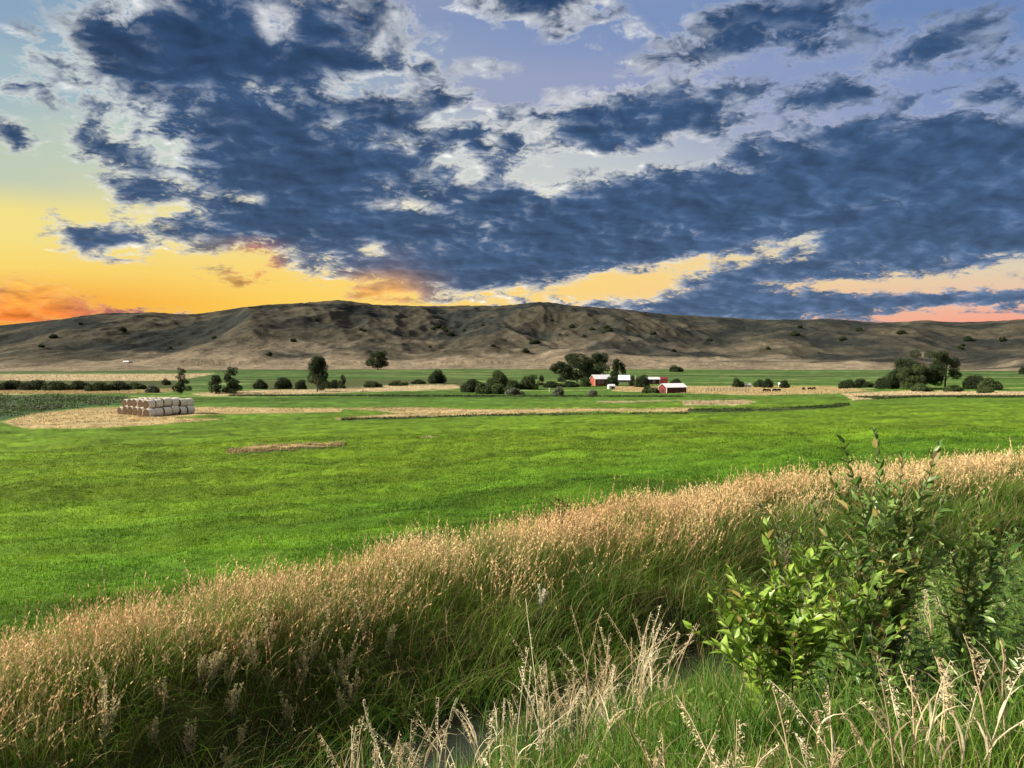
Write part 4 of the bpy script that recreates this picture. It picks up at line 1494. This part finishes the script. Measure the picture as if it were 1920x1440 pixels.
gable('trailer', 1401, 726, 13 * u, 7 * u, 4.5 * u, 1.2 * u, RAD(5), (.62, .64, .66), WHITE, 'small white trailer between two dark bushes', 'trailer', .2 * u, [('window', -3 * u, 2 * u, 2 * u, 3.6 * u), ('door', 3 * u, 1.6 * u, .2, 3.6 * u)], trim=False)

hp, hD = hill_at(238, 681)
u = hp[1] / F
for dx, L, lab, nm, ct in ((0, 9, 'lone white cottage far off at the foot of the hills', 'cottage', 'house'), (9, 4, 'dark lean shed right beside the lone white cottage', 'shed', 'shed')):
    r_ = empty(nm, (hp[0] + dx * u, hp[1] - 2, hp[2] - .2), RAD(10))
    wc = (.6, .6, .58) if dx == 0 else (.08, .07, .06)
    hh = 2.2 * u if dx == 0 else 1.5 * u
    Geo().box(-L * u / 2, L * u / 2, -2.5 * u, 2.5 * u, -1.5, hh, wc).build('wall', M_PAINT, r_)
    a = [(-L * u * .55, -3 * u, hh - .2), (L * u * .55, -3 * u, hh - .2), (L * u * .55, 0, hh + 1.8 * u), (-L * u * .55, 0, hh + 1.8 * u), (L * u * .55, 3 * u, hh - .2), (-L * u * .55, 3 * u, hh - .2)]
    Geo().add(a + [(x, y, z + .3) for x, y, z in a], [(0, 1, 2, 3), (3, 2, 4, 5), (6, 7, 8, 9), (9, 8, 10, 11), (0, 1, 7, 6), (4, 5, 11, 10)], [(0, 3, 5), (1, 4, 2)], (.7, .7, .72) if dx == 0 else (.1, .09, .08)).build('roof', M_METAL, r_)
    if dx == 0:
        Geo().box(-2.6 * u, -1.2 * u, -2.56 * u, -2.51 * u, 0, 1.7 * u, DARKW).build('door', M_PAINT, r_)
        Geo().box(1.0 * u, 2.2 * u, -2.56 * u, -2.51 * u, .6 * u, 1.6 * u, DARKW).build('window', M_PAINT, r_)
    tag(r_, lab, ct)

# white tank on legs
p, D = at(1463, 726)
u = p[1] / F
root = empty('water_tank', p)
g = Geo()
zz = np.linspace(-1, 1, 11)
g.tube(np.column_stack([zz * 4.2 * u, 0 * zz, np.full(11, 6.2 * u)]), 2.6 * u * np.sqrt(np.clip(1 - np.abs(zz) ** 4, .02, 1)), 16, (.7, .72, .72))
g.build('tank', M_METAL, root, True)
for sx in (-2.5, 2.5):
    for sy in (-1.2, 1.2):
        Geo().tube([(sx * u, sy * u, -.3), (sx * u, sy * u, 4.3 * u)], [.12, .12], 6, (.5, .5, .5)).build('leg', M_METAL, root)
tag(root, 'small white tank raised on legs in front of dark bushes', 'tank')

# posts
for px, base, hpx, lab in ((1191, 725, 21, 'thin pale pole between the dark bushes by the shed'), (1030, 735, 8, 'short white marker post in the green before the farm')):
    p, D = at(px, base)
    u = p[1] / F
    root = empty('pole' if hpx > 10 else 'marker_post', p)
    Geo().tube([(0, 0, -.3), (0, 0, hpx * u)], [.16 if hpx > 10 else .12, .11], 8, (.42, .38, .32)).build('shaft', M_BARK, root)
    Geo().tube([(0, 0, hpx * u), (0, 0, hpx * u + .12)], [.15, .05], 8, (.3, .3, .3)).build('cap', M_BARK, root)
    tag(root, lab, 'pole' if hpx > 10 else 'post')

# corral fence
p0, D = at(1322, 735)
p1, D = at(1404, 735)
root = empty('corral_fence', p0)
n = 15
for i in range(n):
    q = p0 + (p1 - p0) * i / (n - 1)
    z = float(terrain(q[0], q[1]))
    o = Geo().tube([(q[0] - p0[0], q[1] - p0[1], z - p0[2] - .3), (q[0] - p0[0], q[1] - p0[1], z - p0[2] + 1.5 + rng.uniform(-.1, .1))], [.12, .10], 6, (.30, .26, .21)).build('post', M_BARK, root)
for hgt in (.5, .95, 1.35):
    pts = []
    for i in range(n):
        q = p0 + (p1 - p0) * i / (n - 1)
        pts.append((q[0] - p0[0], q[1] - p0[1] - .12, float(terrain(q[0], q[1])) - p0[2] + hgt))
    Geo().tube(pts, np.full(n, .055), 5, (.34, .30, .24)).build('rail', M_BARK, root)
tag(root, 'weathered rail corral fence in the pale yard right of the barn', 'fence')

# cattle
def cow_object(px, base, rz, col, label):
    p, D = at(px, base)
    V = [(0, 0, 1.0), (.45, 0, 1.02), (.75, 0, 1.02), (1.05, 0, .92), (1.28, 0, .78), (-.45, 0, 1.0), (-.8, 0, 1.05), (-.92, 0, .6)]
    Eg = [(0, 1), (1, 2), (2, 3), (3, 4), (0, 5), (5, 6), (6, 7)]
    Rr = [(.36, .40), (.34, .37), (.25, .28), (.15, .18), (.09, .10), (.37, .38), (.20, .24), (.03, .03)]
    for sx, par in ((.55, 1), (-.7, 5)):
        for sy in (-.2, .2):
            i = len(V)
            V += [(sx, sy, .55), (sx + (.05 if sx > 0 else -.06), sy, .28), (sx, sy, .03)]
            Eg += [(par, i), (i, i + 1), (i + 1, i + 2)]
            Rr += [(.12, .13), (.065, .065), (.055, .06)]
    me = bpy.data.meshes.new('cow')
    me.from_pydata(V, Eg, [])
    a = me.attributes.new('Col', 'FLOAT_COLOR', 'POINT')
    for i in range(len(V)):
        a.data[i].color = (*col, 1)
    o = bpy.data.objects.new('cow', me)
    COL.objects.link(o)
    sk = o.modifiers.new('skin', 'SKIN')
    for i, r_ in enumerate(Rr):
        me.skin_vertices[0].data[i].radius = r_ if False else r_
    me.skin_vertices[0].data[0].use_root = True
    sub = o.modifiers.new('sub', 'SUBSURF')
    sub.levels = sub.render_levels = 1
    me.materials.append(M_COW)
    o.location = p
    o.rotation_euler = (0, 0, rz)
    o.scale = [.78] * 3
    return tag(o, label, 'cow', 'cattle in the farm yard')


for c in ((1434, 735, .3, 'black cow at the left end of the cattle in the yard'), (1441, 735.5, 2.6, 'black cow second from the left in the yard'), (1452, 735, .2, 'black cow in the middle pair, tail end left'),
          (1460, 735, .1, 'black cow in the middle pair below the white tank'), (1507, 732, 1.9, 'black cow standing apart right of the white tank'), (1518, 732, .1, 'black cow second from the right in the yard'), (1526, 731.5, .2, 'black cow at the far right of the cattle')):
    cow_object(c[0], c[1], c[2], (.022, .017, .014), c[3])


# ---------------------------------------------------------------- foreground plants
def leaves(P, axis, nrm, L, W, col, fold=.25, curl=.15):
    """ovate leaves folded along the midrib"""
    N = len(P)
    axis = axis / (np.linalg.norm(axis, axis=1, keepdims=True) + 1e-9)
    side = np.cross(axis, nrm)
    side /= np.linalg.norm(side, axis=1, keepdims=True) + 1e-9
    up = np.cross(side, axis)
    s = np.array([0, .28, .62, 1.0])
    wd = np.array([.06, .95, .72, .0])
    V = []
    for j, sg in enumerate((-1, 0, 1)):
        q = P[:, None] + axis[:, None] * (s[None] * L[:, None])[..., None]
        q = q + side[:, None] * (sg * .5 * wd[None] * W[:, None])[..., None]
        q = q + up[:, None] * ((abs(sg) * fold * wd[None] * W[:, None] * .5) - curl * (s[None] ** 2) * L[:, None])[..., None]
        V.append(q)
    V = np.stack(V, 2)                      # N,4,3,3
    b = (np.arange(N) * 12)[:, None]
    pat = np.array([[r * 3 + k, r * 3 + k + 1, (r + 1) * 3 + k + 1, (r + 1) * 3 + k] for r in range(3) for k in range(2)])
    q = (b[:, :, None] + pat[None]).reshape(-1, 4)
    return V.reshape(-1, 3), q, np.repeat(col, 12, 0)


def curve_pts(p0, p1, sag, k=9):
    u = np.linspace(0, 1, k)[:, None]
    p0, p1 = np.asarray(p0, float), np.asarray(p1, float)
    mid = p0 * (1 - u) + p1 * u
    bow = (p1 - p0) * np.array([1, 1, 0])
    return mid - bow * sag * (4 * u * (1 - u))


def top_at(px, py, y):
    d = pix2dir(px, py)
    return np.array([d[0] / d[1] * y, y, E + d[2] / d[1] * y])


def leafy_shrub(name, base_xy, tips, colA, colB, leafL, leafW, step, label, cat, from_u=.25, twig=True, stemc=(.10, .085, .05)):
    bx, by = base_xy
    bz = float(terrain(bx, by))
    root = empty(name, (bx, by, bz))
    B = np.array([bx, by, bz])
    G_ = Geo()
    for (px, py, dy) in tips:
        tp = top_at(px, py, by + dy) - B
        st = np.array([rng.normal(0, .06), rng.normal(0, .06), -.03])
        pts = curve_pts(st, tp, .18, 10) + rng.normal(0, .006, (10, 3))
        L = np.linalg.norm(np.diff(pts, axis=0), axis=1).sum()
        Geo().tube(pts, np.linspace(.007, .0022, 10), 6, stemc).build('stem', M_BARK, root)
        strands = [pts]
        if twig:
            for _ in range(rng.integers(2, 5)):
                u = rng.uniform(.3, .75)
                q = np.array([np.interp(u, np.linspace(0, 1, 10), pts[:, j]) for j in range(3)])
                a = rng.uniform(0, 2 * np.pi)
                l = L * rng.uniform(.15, .35)
                e = q + np.array([np.cos(a) * .5, np.sin(a) * .5, rng.uniform(.6, 1.1)]) * l
                tw = curve_pts(q, e, .15, 6)
                G_tw = Geo().tube(tw, np.linspace(.0035, .0015, 6), 5, stemc)
                G_tw.build('twig', M_BARK, root)
                strands.append(tw)
        for si, sp in enumerate(strands):
            ln = np.linalg.norm(np.diff(sp, axis=0), axis=1).sum()
            n = max(4, int(ln / step))
            us = np.linspace(from_u if si == 0 else .1, 1, n)
            P, A, S = [], [], []
            for i, uu in enumerate(us):
                q = np.array([np.interp(uu, np.linspace(0, 1, len(sp)), sp[:, j]) for j in range(3)])
                d = sp[min(int(uu * (len(sp) - 1)) + 1, len(sp) - 1)] - sp[max(int(uu * (len(sp) - 1)) - 1, 0)]
                d = d / (np.linalg.norm(d) + 1e-9)
                a0 = i * 1.57 + rng.normal(0, .4)
                for k2 in (0, 1):
                    a = a0 + k2 * np.pi
                    o = np.array([np.cos(a), np.sin(a), 0])
                    open_ = rng.uniform(.5, 1.0) * (1 if uu < .93 else .45)
                    P.append(q)
                    A.append(d * (1.1 - .3 * open_) + o * open_ + rng.normal(0, .15, 3))
                    S.append((.80 + .40 * np.sin(np.pi * min(1, uu * .85 + .08))) * rng.uniform(.5, 1.25) * (.75 if uu > .95 else 1))
            P, A, S = np.array(P), np.array(A), np.array(S)
            kk = np.clip(rng.uniform(-.2, .6) + rng.uniform(0, .6, len(P)), 0, 1)
            nr = np.cross(A, np.cross(np.array([0, 0, 1.]) + rng.normal(0, .35, (len(P), 3)), A))
            lc = cmix(colA, colB, kk)
            old = rng.uniform(0, 1, len(P)) < .07
            lc[old] = np.array((.26, .22, .07)) * rng.uniform(.6, 1.2, (int(old.sum()), 1))
            v, q, c = leaves(P, A, nr, leafL * S, leafW * S * rng.uniform(.7, 1.15, len(P)), lc, .45, rng.uniform(.05, .35))
            G_.add(v, q, None, c)
    G_.build('foliage', M_LEAF, root)
    return tag(root, label, cat)


def xy_at(px, y):
    d = pix2dir(px, 700)
    return (d[0] / d[1] * y, y)


leafy_shrub('shrub', xy_at(1668, 5.3), [(1640, 812, 0), (1578, 832, -.2), (1694, 856, .1), (1758, 836, .15), (1556, 890, -.3), (1606, 905, .2), (1730, 905, .3), (1660, 915, -.3), (1520, 955, .3), (1775, 920, -.3), (1620, 985, .5), (1500, 1000, -.1), (1790, 1000, .2), (1560, 1010, -.5), (1710, 990, -.5)],
            (.055, .115, .022), (.20, .31, .080), .100, .046, .062, 'tall dark green leafy shrub rising above the golden grass, pale shoot tips', 'shrub')
leafy_shrub('young_shrub', xy_at(1470, 4.9), [(1325, 1082, -.2), (1368, 1070, .1), (1395, 1120, -.2), (1446, 1052, 0), (1478, 1068, .1), (1436, 985, .3), (1535, 1070, -.1), (1585, 1040, .2), (1560, 1100, -.3), (1500, 1000, .4), (1298, 1180, -.3), (1610, 1110, 0), (1350, 1150, .3), (1640, 1080, -.2)],
            (.11, .21, .026), (.28, .42, .060), .095, .050, .060, 'low light yellow green leafy shrub in front of the dark shrub', 'shrub', .3)
leafy_shrub('broadleaf_plant', xy_at(1640, 4.5), [(1600, 1205, 0), (1632, 1180, .1), (1668, 1165, .1), (1585, 1245, -.1)],
            (.07, .15, .03), (.14, .26, .06), .13, .05, .12, 'few large plain green leaves low in front of the shrubs', 'plant', .5, False)
leafy_shrub('willow_shoot', xy_at(1500, 6.4), [(1492, 955, 0), (1440, 960, .1), (1530, 940, .2), (1470, 1010, -.2), (1520, 1020, -.1)],
            (.05, .085, .03), (.16, .22, .08), .075, .022, .06, 'thin pale willow shoots between the sedge and the dark shrub', 'shrub', .35)


leafy_shrub('leafy_weed', xy_at(1835, 5.6), [(1800, 955, 0), (1842, 930, .2), (1880, 960, -.1), (1770, 1010, -.2), (1905, 1000, .2), (1825, 1010, -.3), (1865, 1040, .1), (1790, 1070, .3), (1740, 1060, .1)],
            (.06, .125, .022), (.20, .31, .065), .075, .038, .055, 'tall mid green leafy weed right of the dark shrub', 'weed', .2)
leafy_shrub('leafy_weed', xy_at(1620, 4.7), [(1560, 1090, 0), (1600, 1060, .2), (1640, 1075, -.1), (1672, 1050, .1), (1700, 1090, .1), (1545, 1150, -.2), (1720, 1140, -.2)],
            (.075, .15, .024), (.24, .36, .065), .080, .042, .055, 'mid green leafy weed filling the gap between yellow green and dark shrub', 'weed', .2)


def weeds():
    n = 19000
    g = Geo()
    y = rng.uniform(4.2, 11, n)
    px = np.where(rng.uniform(0, 1, n) < .7, rng.uniform(1500, 2050, n), rng.uniform(900, 1560, n))
    x = (px - 960) / F * y
    t = ditch_t(x, y)
    hgt = .18 * np.clip(2 * fbm(x * 1.1, y * 1.1, 2, 205), 0, 1) * sstep(1640, 1480, px) + (.12 + (.55 + .4 * sstep(1680, 1800, px)) * np.clip(1.3 * fbm(x * 1.6, y * 1.6, 3, 201) + .35, 0, 1)) * sstep(1480, 1640, px)
    k = (t > -5.2) & (t < .5) & (hgt > .08)
    x, y, t, hgt = x[k], y[k], t[k], hgt[k]
    n = len(x)
    P = np.stack([x, y, terrain(x, y, t) + hgt * rng.uniform(.05, 1, n)], -1)
    a = rng.uniform(0, 2 * np.pi, n)
    A = np.stack([np.cos(a), np.sin(a), rng.uniform(-.1, 1.1, n)], -1)
    nr = np.cross(A, np.cross(np.array([0, 0, 1.]) + rng.normal(0, .3, (n, 3)), A))
    kk = np.clip(.4 + fbm(x * 1.5, y * 1.5, 2, 202) + rng.normal(0, .25, n), 0, 1)
    S = rng.uniform(.5, 1.3, n)
    v, q, c = leaves(P, A, nr, .075 * S, .030 * S, cmix((.040, .090, .016), (.16, .26, .05), kk))
    g.add(v, q, None, c)
    stuff('weeds', g, M_LEAF, 'leafy green weeds covering the slope below the tall shrub', 'weeds')


weeds()


def column_y(px, t_want, y0=3.6, y1=14.0):
    """depth along a photo column where the ditch distance has a wanted value"""
    ys = np.linspace(y0, y1, 220)
    xs = (px - 960) / F * ys
    t = ditch_t(xs, ys)
    i = int(np.argmin(np.abs(t - t_want)))
    return ys[i], xs[i]


def dry_stalk(x, y, H, lean, kind, label, group):
    z = float(terrain(x, y))
    col = np.array([(.56, .48, .31), (.46, .37, .23), (.62, .55, .39)][kind])
    k = 8
    u = np.linspace(0, 1, k)
    pts = np.column_stack([lean[0] * H * u ** 1.7, lean[1] * H * u ** 1.7, H * u * (1 - .06 * u)]) + rng.normal(0, .004, (k, 3)) * u[:, None]
    pts[0, 2] = -.04
    s = Geo().tube(pts, np.linspace(.0042, .0018, k), 5, col)
    o = s.build('dry_stalk', M_STRAW)
    o.location = (x, y, z)
    g = Geo()
    side = rng.uniform(-1, 1, 2)
    side /= np.linalg.norm(side) + 1e-9
    m = int(rng.integers(50, 90))
    P = np.array([[np.interp(q, u, pts[:, j]) for j in range(3)] for q in rng.uniform(.66, 1.0, m)])
    P[:, :2] += side * (rng.uniform(0, 1, m) ** 2 * .035)[:, None]
    droop = rng.uniform(.2, 1.0, m)
    A = np.column_stack([side[0] * .5 + rng.normal(0, .28, m), side[1] * .5 + rng.normal(0, .28, m), 1.0 - 1.9 * droop])
    nr = rng.normal(size=(m, 3))
    v, q, c = leaves(P, A, nr, rng.uniform(.010, .028, m), rng.uniform(.003, .007, m), cmix(col * .6, np.minimum(col * 1.25, .8), rng.uniform(0, 1, m)), .3, .25)
    g.add(v, q, None, c)
    g.build('seed_head', M_STRAW, o)
    for _ in range(int(rng.integers(1, 4))):
        q0 = rng.uniform(.15, .6)
        P = np.array([np.interp(q0, u, pts[:, j]) for j in range(3)])
        l = rng.uniform(.18, .36)
        V, qq, cc, _C = blades(1, P[None], np.array([l]), np.array([.011]), unit2(1), np.array([rng.uniform(.5, 1.0)]), col[None] * .8, col[None], 6)
        Geo().add(V, qq, None, cc).build('dry_leaf', M_STRAW, o)
    return tag(o, label, 'dry stalk', group)


CENTRE = [(965, 1180), (1040, 1186), (1105, 1150), (1205, 1092), (1160, 1165), (1250, 1185), (1128, 1205), (1072, 1262), (985, 1232), (1180, 1150), (1140, 1240), (1225, 1160), (1012, 1290), (1195, 1230), (1098, 1290), (1150, 1300), (1240, 1250), (1172, 1270), (955, 1300), (1045, 1340),
          (1115, 1225), (1212, 1195), (1085, 1215), (1265, 1260), (1190, 1180), (1135, 1180)] + [(rng.normal(1180, 62), rng.uniform(1130, 1300)) for _ in range(34)] + [(rng.normal(1030, 60), rng.uniform(1200, 1340)) for _ in range(20)]
BOTTOM = [(745, 1300), (780, 1252), (832, 1322), (930, 1312), (690, 1340), (725, 1360), (800, 1340), (640, 1370), (662, 1330), (850, 1345), (905, 1290), (880, 1380), (760, 1375), (945, 1380), (1000, 1395), (820, 1280)] + [(rng.uniform(640, 960), rng.uniform(1290, 1400)) for _ in range(16)]
RIGHT = [(1800, 1100), (1742, 1132), (1662, 1180), (1832, 1102), (1775, 1215), (1692, 1222), (1556, 1335), (1592, 1380), (1872, 1150), (1640, 1155), (1850, 1240), (1720, 1290), (1815, 1180), (1900, 1210), (1530, 1240), (1510, 1290), (1660, 1330), (1885, 1290), (1390, 1200), (1610, 1290), (1760, 1370), (1380, 1390), (1480, 1400), (1700, 1160)] + [(rng.uniform(1000, 1900), rng.uniform(1270, 1420)) for _ in range(34)] + [(rng.uniform(1640, 1910), rng.uniform(1080, 1250)) for _ in range(20)]
for lst, tw, lab, grp in ((CENTRE, (-2.3, -.4), 'dry beige reed stalk with drooping head in the clump at the ditch water', 'dry stalks clumped at the ditch water'),
                          (BOTTOM, (-2.4, -.9), 'dry bent reed stalk at the near lip of the dark ditch', 'dry stalks at the near lip of the ditch'),
                          (RIGHT, (-3.4, -1.6), 'dry straw coloured stalk standing among the green weeds and shrubs', 'dry stalks among the weeds')):
    for px, py in lst:
        y, x = column_y(px, rng.uniform(*tw))
        tp = top_at(px, py, y)
        H = tp[2] - float(terrain(x, y))
        if H > 1.25 or H < .3:
            for yy in np.linspace(3.3, 9, 80):
                xx = (px - 960) / F * yy
                hh = top_at(px, py, yy)[2] - float(terrain(xx, yy))
                if .45 < hh < .95 and ditch_t(np.array([xx]), np.array([yy]))[0] < -.5:
                    y, x, H = yy, xx, hh
                    break
        H = min(max(H * rng.uniform(.8, 1.1), .35), 1.3)
        dry_stalk(x, y, H, rng.normal(0, .22, 2), int(rng.integers(3)), lab, grp)


def pale_weed(px, py, tw, label, group, colr=((.40, .35, .18), (.74, .65, .40)), H0_=.55):
    y, x = column_y(px, tw, 4.0, 20)
    z = float(terrain(x, y))
    tp = top_at(px, py, y)
    H = min(max(tp[2] - z, .35), 1.0) if py > 0 else rng.uniform(.35, .7)
    root = empty('pale_weed', (x, y, z))
    for i in range(int(rng.integers(5, 9))):
        a = rng.uniform(0, 2 * np.pi)
        sp = rng.uniform(.05, .32)
        h = H * rng.uniform(.55, 1.05)
        pts = curve_pts((0, 0, -.03), (np.cos(a) * sp * h, np.sin(a) * sp * h, h), .2, 8)
        st = Geo().tube(pts, np.linspace(.004, .0016, 8), 5, (.20, .19, .12)).build('stem', M_BARK, root)
        m = 70
        uu = rng.uniform(.45, 1, m)
        P = np.array([[np.interp(q, np.linspace(0, 1, 8), pts[:, j]) for j in range(3)] for q in uu])
        b = rng.uniform(0, 2 * np.pi, m)
        A = np.column_stack([np.cos(b), np.sin(b), rng.uniform(.2, 1.6, m)])
        P = P + A * (.012 * (1.2 - uu))[:, None]
        v, q, c = leaves(P, A, rng.normal(size=(m, 3)), rng.uniform(.012, .03, m), rng.uniform(.008, .016, m), cmix(colr[0], colr[1], rng.uniform(0, 1, m)), .2, .1)
        Geo().add(v, q, None, c).build('flower_spike', M_STRAW, st)
        m = 14
        uu = rng.uniform(.05, .6, m)
        P = np.array([[np.interp(q, np.linspace(0, 1, 8), pts[:, j]) for j in range(3)] for q in uu])
        b = rng.uniform(0, 2 * np.pi, m)
        A = np.column_stack([np.cos(b), np.sin(b), rng.uniform(.0, .8, m)])
        v, q, c = leaves(P, A, np.tile([0, 0, 1.], (m, 1)) + rng.normal(0, .3, (m, 3)), rng.uniform(.04, .08, m), rng.uniform(.008, .018, m), cmix((.07, .09, .04), (.15, .17, .09), rng.uniform(0, 1, m)), .2, .3)
        Geo().add(v, q, None, c).build('foliage', M_GRASS, st)
    return tag(root, label, 'weed', group)


GW = 'pale seeding weeds on the left bank'
EXTRA = [(rng.uniform(150, 780), 0, rng.uniform(.7, 2.6)) for _ in range(20)]
for i, (px, py, tw) in enumerate([(500, 1215, 2.4), (590, 1230, 2.2), (560, 1300, 1.5), (300, 1320, 1.6), (345, 1375, 1.1), (440, 1372, .9), (462, 1275, 1.7), (700, 1245, 1.8), (725, 1262, 1.4), (275, 1385, 1.2), (400, 1310, 1.6), (630, 1320, 1.2), (530, 1370, .9), (360, 1240, 2.4), (420, 1420, .7)] + EXTRA):
    pale_weed(px, py, tw, 'pale seeding weed with whitish spikes among dark sedge on the left bank', GW)
for i, (px, py, tw) in enumerate([(160, 1150, 5.6), (195, 1143, 5.8), (112, 1168, 5.6), (290, 1135, 5.8), (30, 1195, 5.6)]):
    pale_weed(px, py, tw, 'pale weed poking above the golden grass at the green field edge', 'pale weeds along the field edge', ((.35, .34, .2), (.5, .47, .30)))
pale_weed(1016, 1112, 1.3, 'silvery white seeding weed alone on the dark sedge bank', None, ((.5, .5, .4), (.75, .72, .6)))

# brown dock standing above the golden grass
y, x = column_y(1050, 3.4, 8, 22)
z = float(terrain(x, y))
H = top_at(1050, 943, y)[2] - z
root = empty('dock_plant', (x, y, z))
main = curve_pts((0, 0, -.03), (.02, 0, H), .1, 8)
Geo().tube(main, np.linspace(.010, .004, 8), 6, (.09, .055, .03)).build('stem', M_BARK, root)
for i in range(13):
    u = .35 + .62 * i / 12
    q = np.array([np.interp(u, np.linspace(0, 1, 8), main[:, j]) for j in range(3)])
    a = i * 2.4
    l = .30 * (1.15 - u) + .10
    e = q + np.array([np.cos(a) * l * .8, np.sin(a) * l * .8, l * .75])
    br = curve_pts(q, e, .2, 6)
    b_ = Geo().tube(br, np.linspace(.005, .002, 6), 5, (.10, .06, .035)).build('branch', M_BARK, root)
    m = 22
    P = np.array([[np.interp(s_, np.linspace(0, 1, 6), br[:, j]) for j in range(3)] for s_ in rng.uniform(.3, 1, m)])
    v, f_, c = leaves(P, rng.normal(size=(m, 3)), rng.normal(size=(m, 3)), rng.uniform(.02, .045, m), rng.uniform(.014, .026, m), cmix((.06, .035, .02), (.16, .10, .055), rng.uniform(0, 1, m)))
    Geo().add(v, f_, None, c).build('seed_cluster', M_STRAW, b_)
tag(root, 'dark brown branching dock plant standing above the golden grass', 'weed')

# rocks in the ditch bed
for i, (px, py, s_) in enumerate([(862, 1362, .17), (845, 1385, .13), (882, 1398, .12), (905, 1372, .10), (830, 1355, .09), (920, 1410, .13), (870, 1420, .11), (800, 1400, .12), (1010, 1345, .10), (760, 1420, .12)]):
    d = pix2dir(px, py)
    yy = 8.0
    for _ in range(30):
        yy = .5 * yy + .5 * (E - float(terrain(d[0] / d[1] * yy, yy))) / (-d[2] / d[1])
    x = d[0] / d[1] * yy
    me = bpy.data.meshes.new('rock')
    import bmesh
    bm = bmesh.new()
    bmesh.ops.create_icosphere(bm, subdivisions=3, radius=1)
    sc3 = np.array([1.2, .9, .6]) * rng.uniform(.8, 1.2, 3) * s_
    for v in bm.verts:
        k_ = 1 + .25 * float(fbm(np.array([v.co.x * 1.3 + i * 9]), np.array([v.co.y * 1.3 + v.co.z * 1.7]), 3, 300)[0])
        v.co = Vector((v.co.x * sc3[0] * k_, v.co.y * sc3[1] * k_, v.co.z * sc3[2] * k_))
    bm.to_mesh(me)
    bm.free()
    a = me.attributes.new('Col', 'FLOAT_COLOR', 'POINT')
    cc = np.ones((len(me.vertices), 4), np.float32)
    cc[:, :3] = np.array((.16, .15, .125)) * rng.uniform(.6, 1.5)
    a.data.foreach_set('color', cc.ravel())
    me.polygons.foreach_set('use_smooth', np.ones(len(me.polygons), bool))
    me.materials.append(M_ROCK)
    o = bpy.data.objects.new('rock', me)
    COL.objects.link(o)
    o.location = (x, yy, float(terrain(x, yy)) + s_ * .15)
    o.rotation_euler = (rng.normal(0, .2), rng.normal(0, .2), rng.uniform(0, 6))
    tag(o, 'dull grey brown stone lying in the dark ditch bed', 'rock', 'stones in the ditch bed')
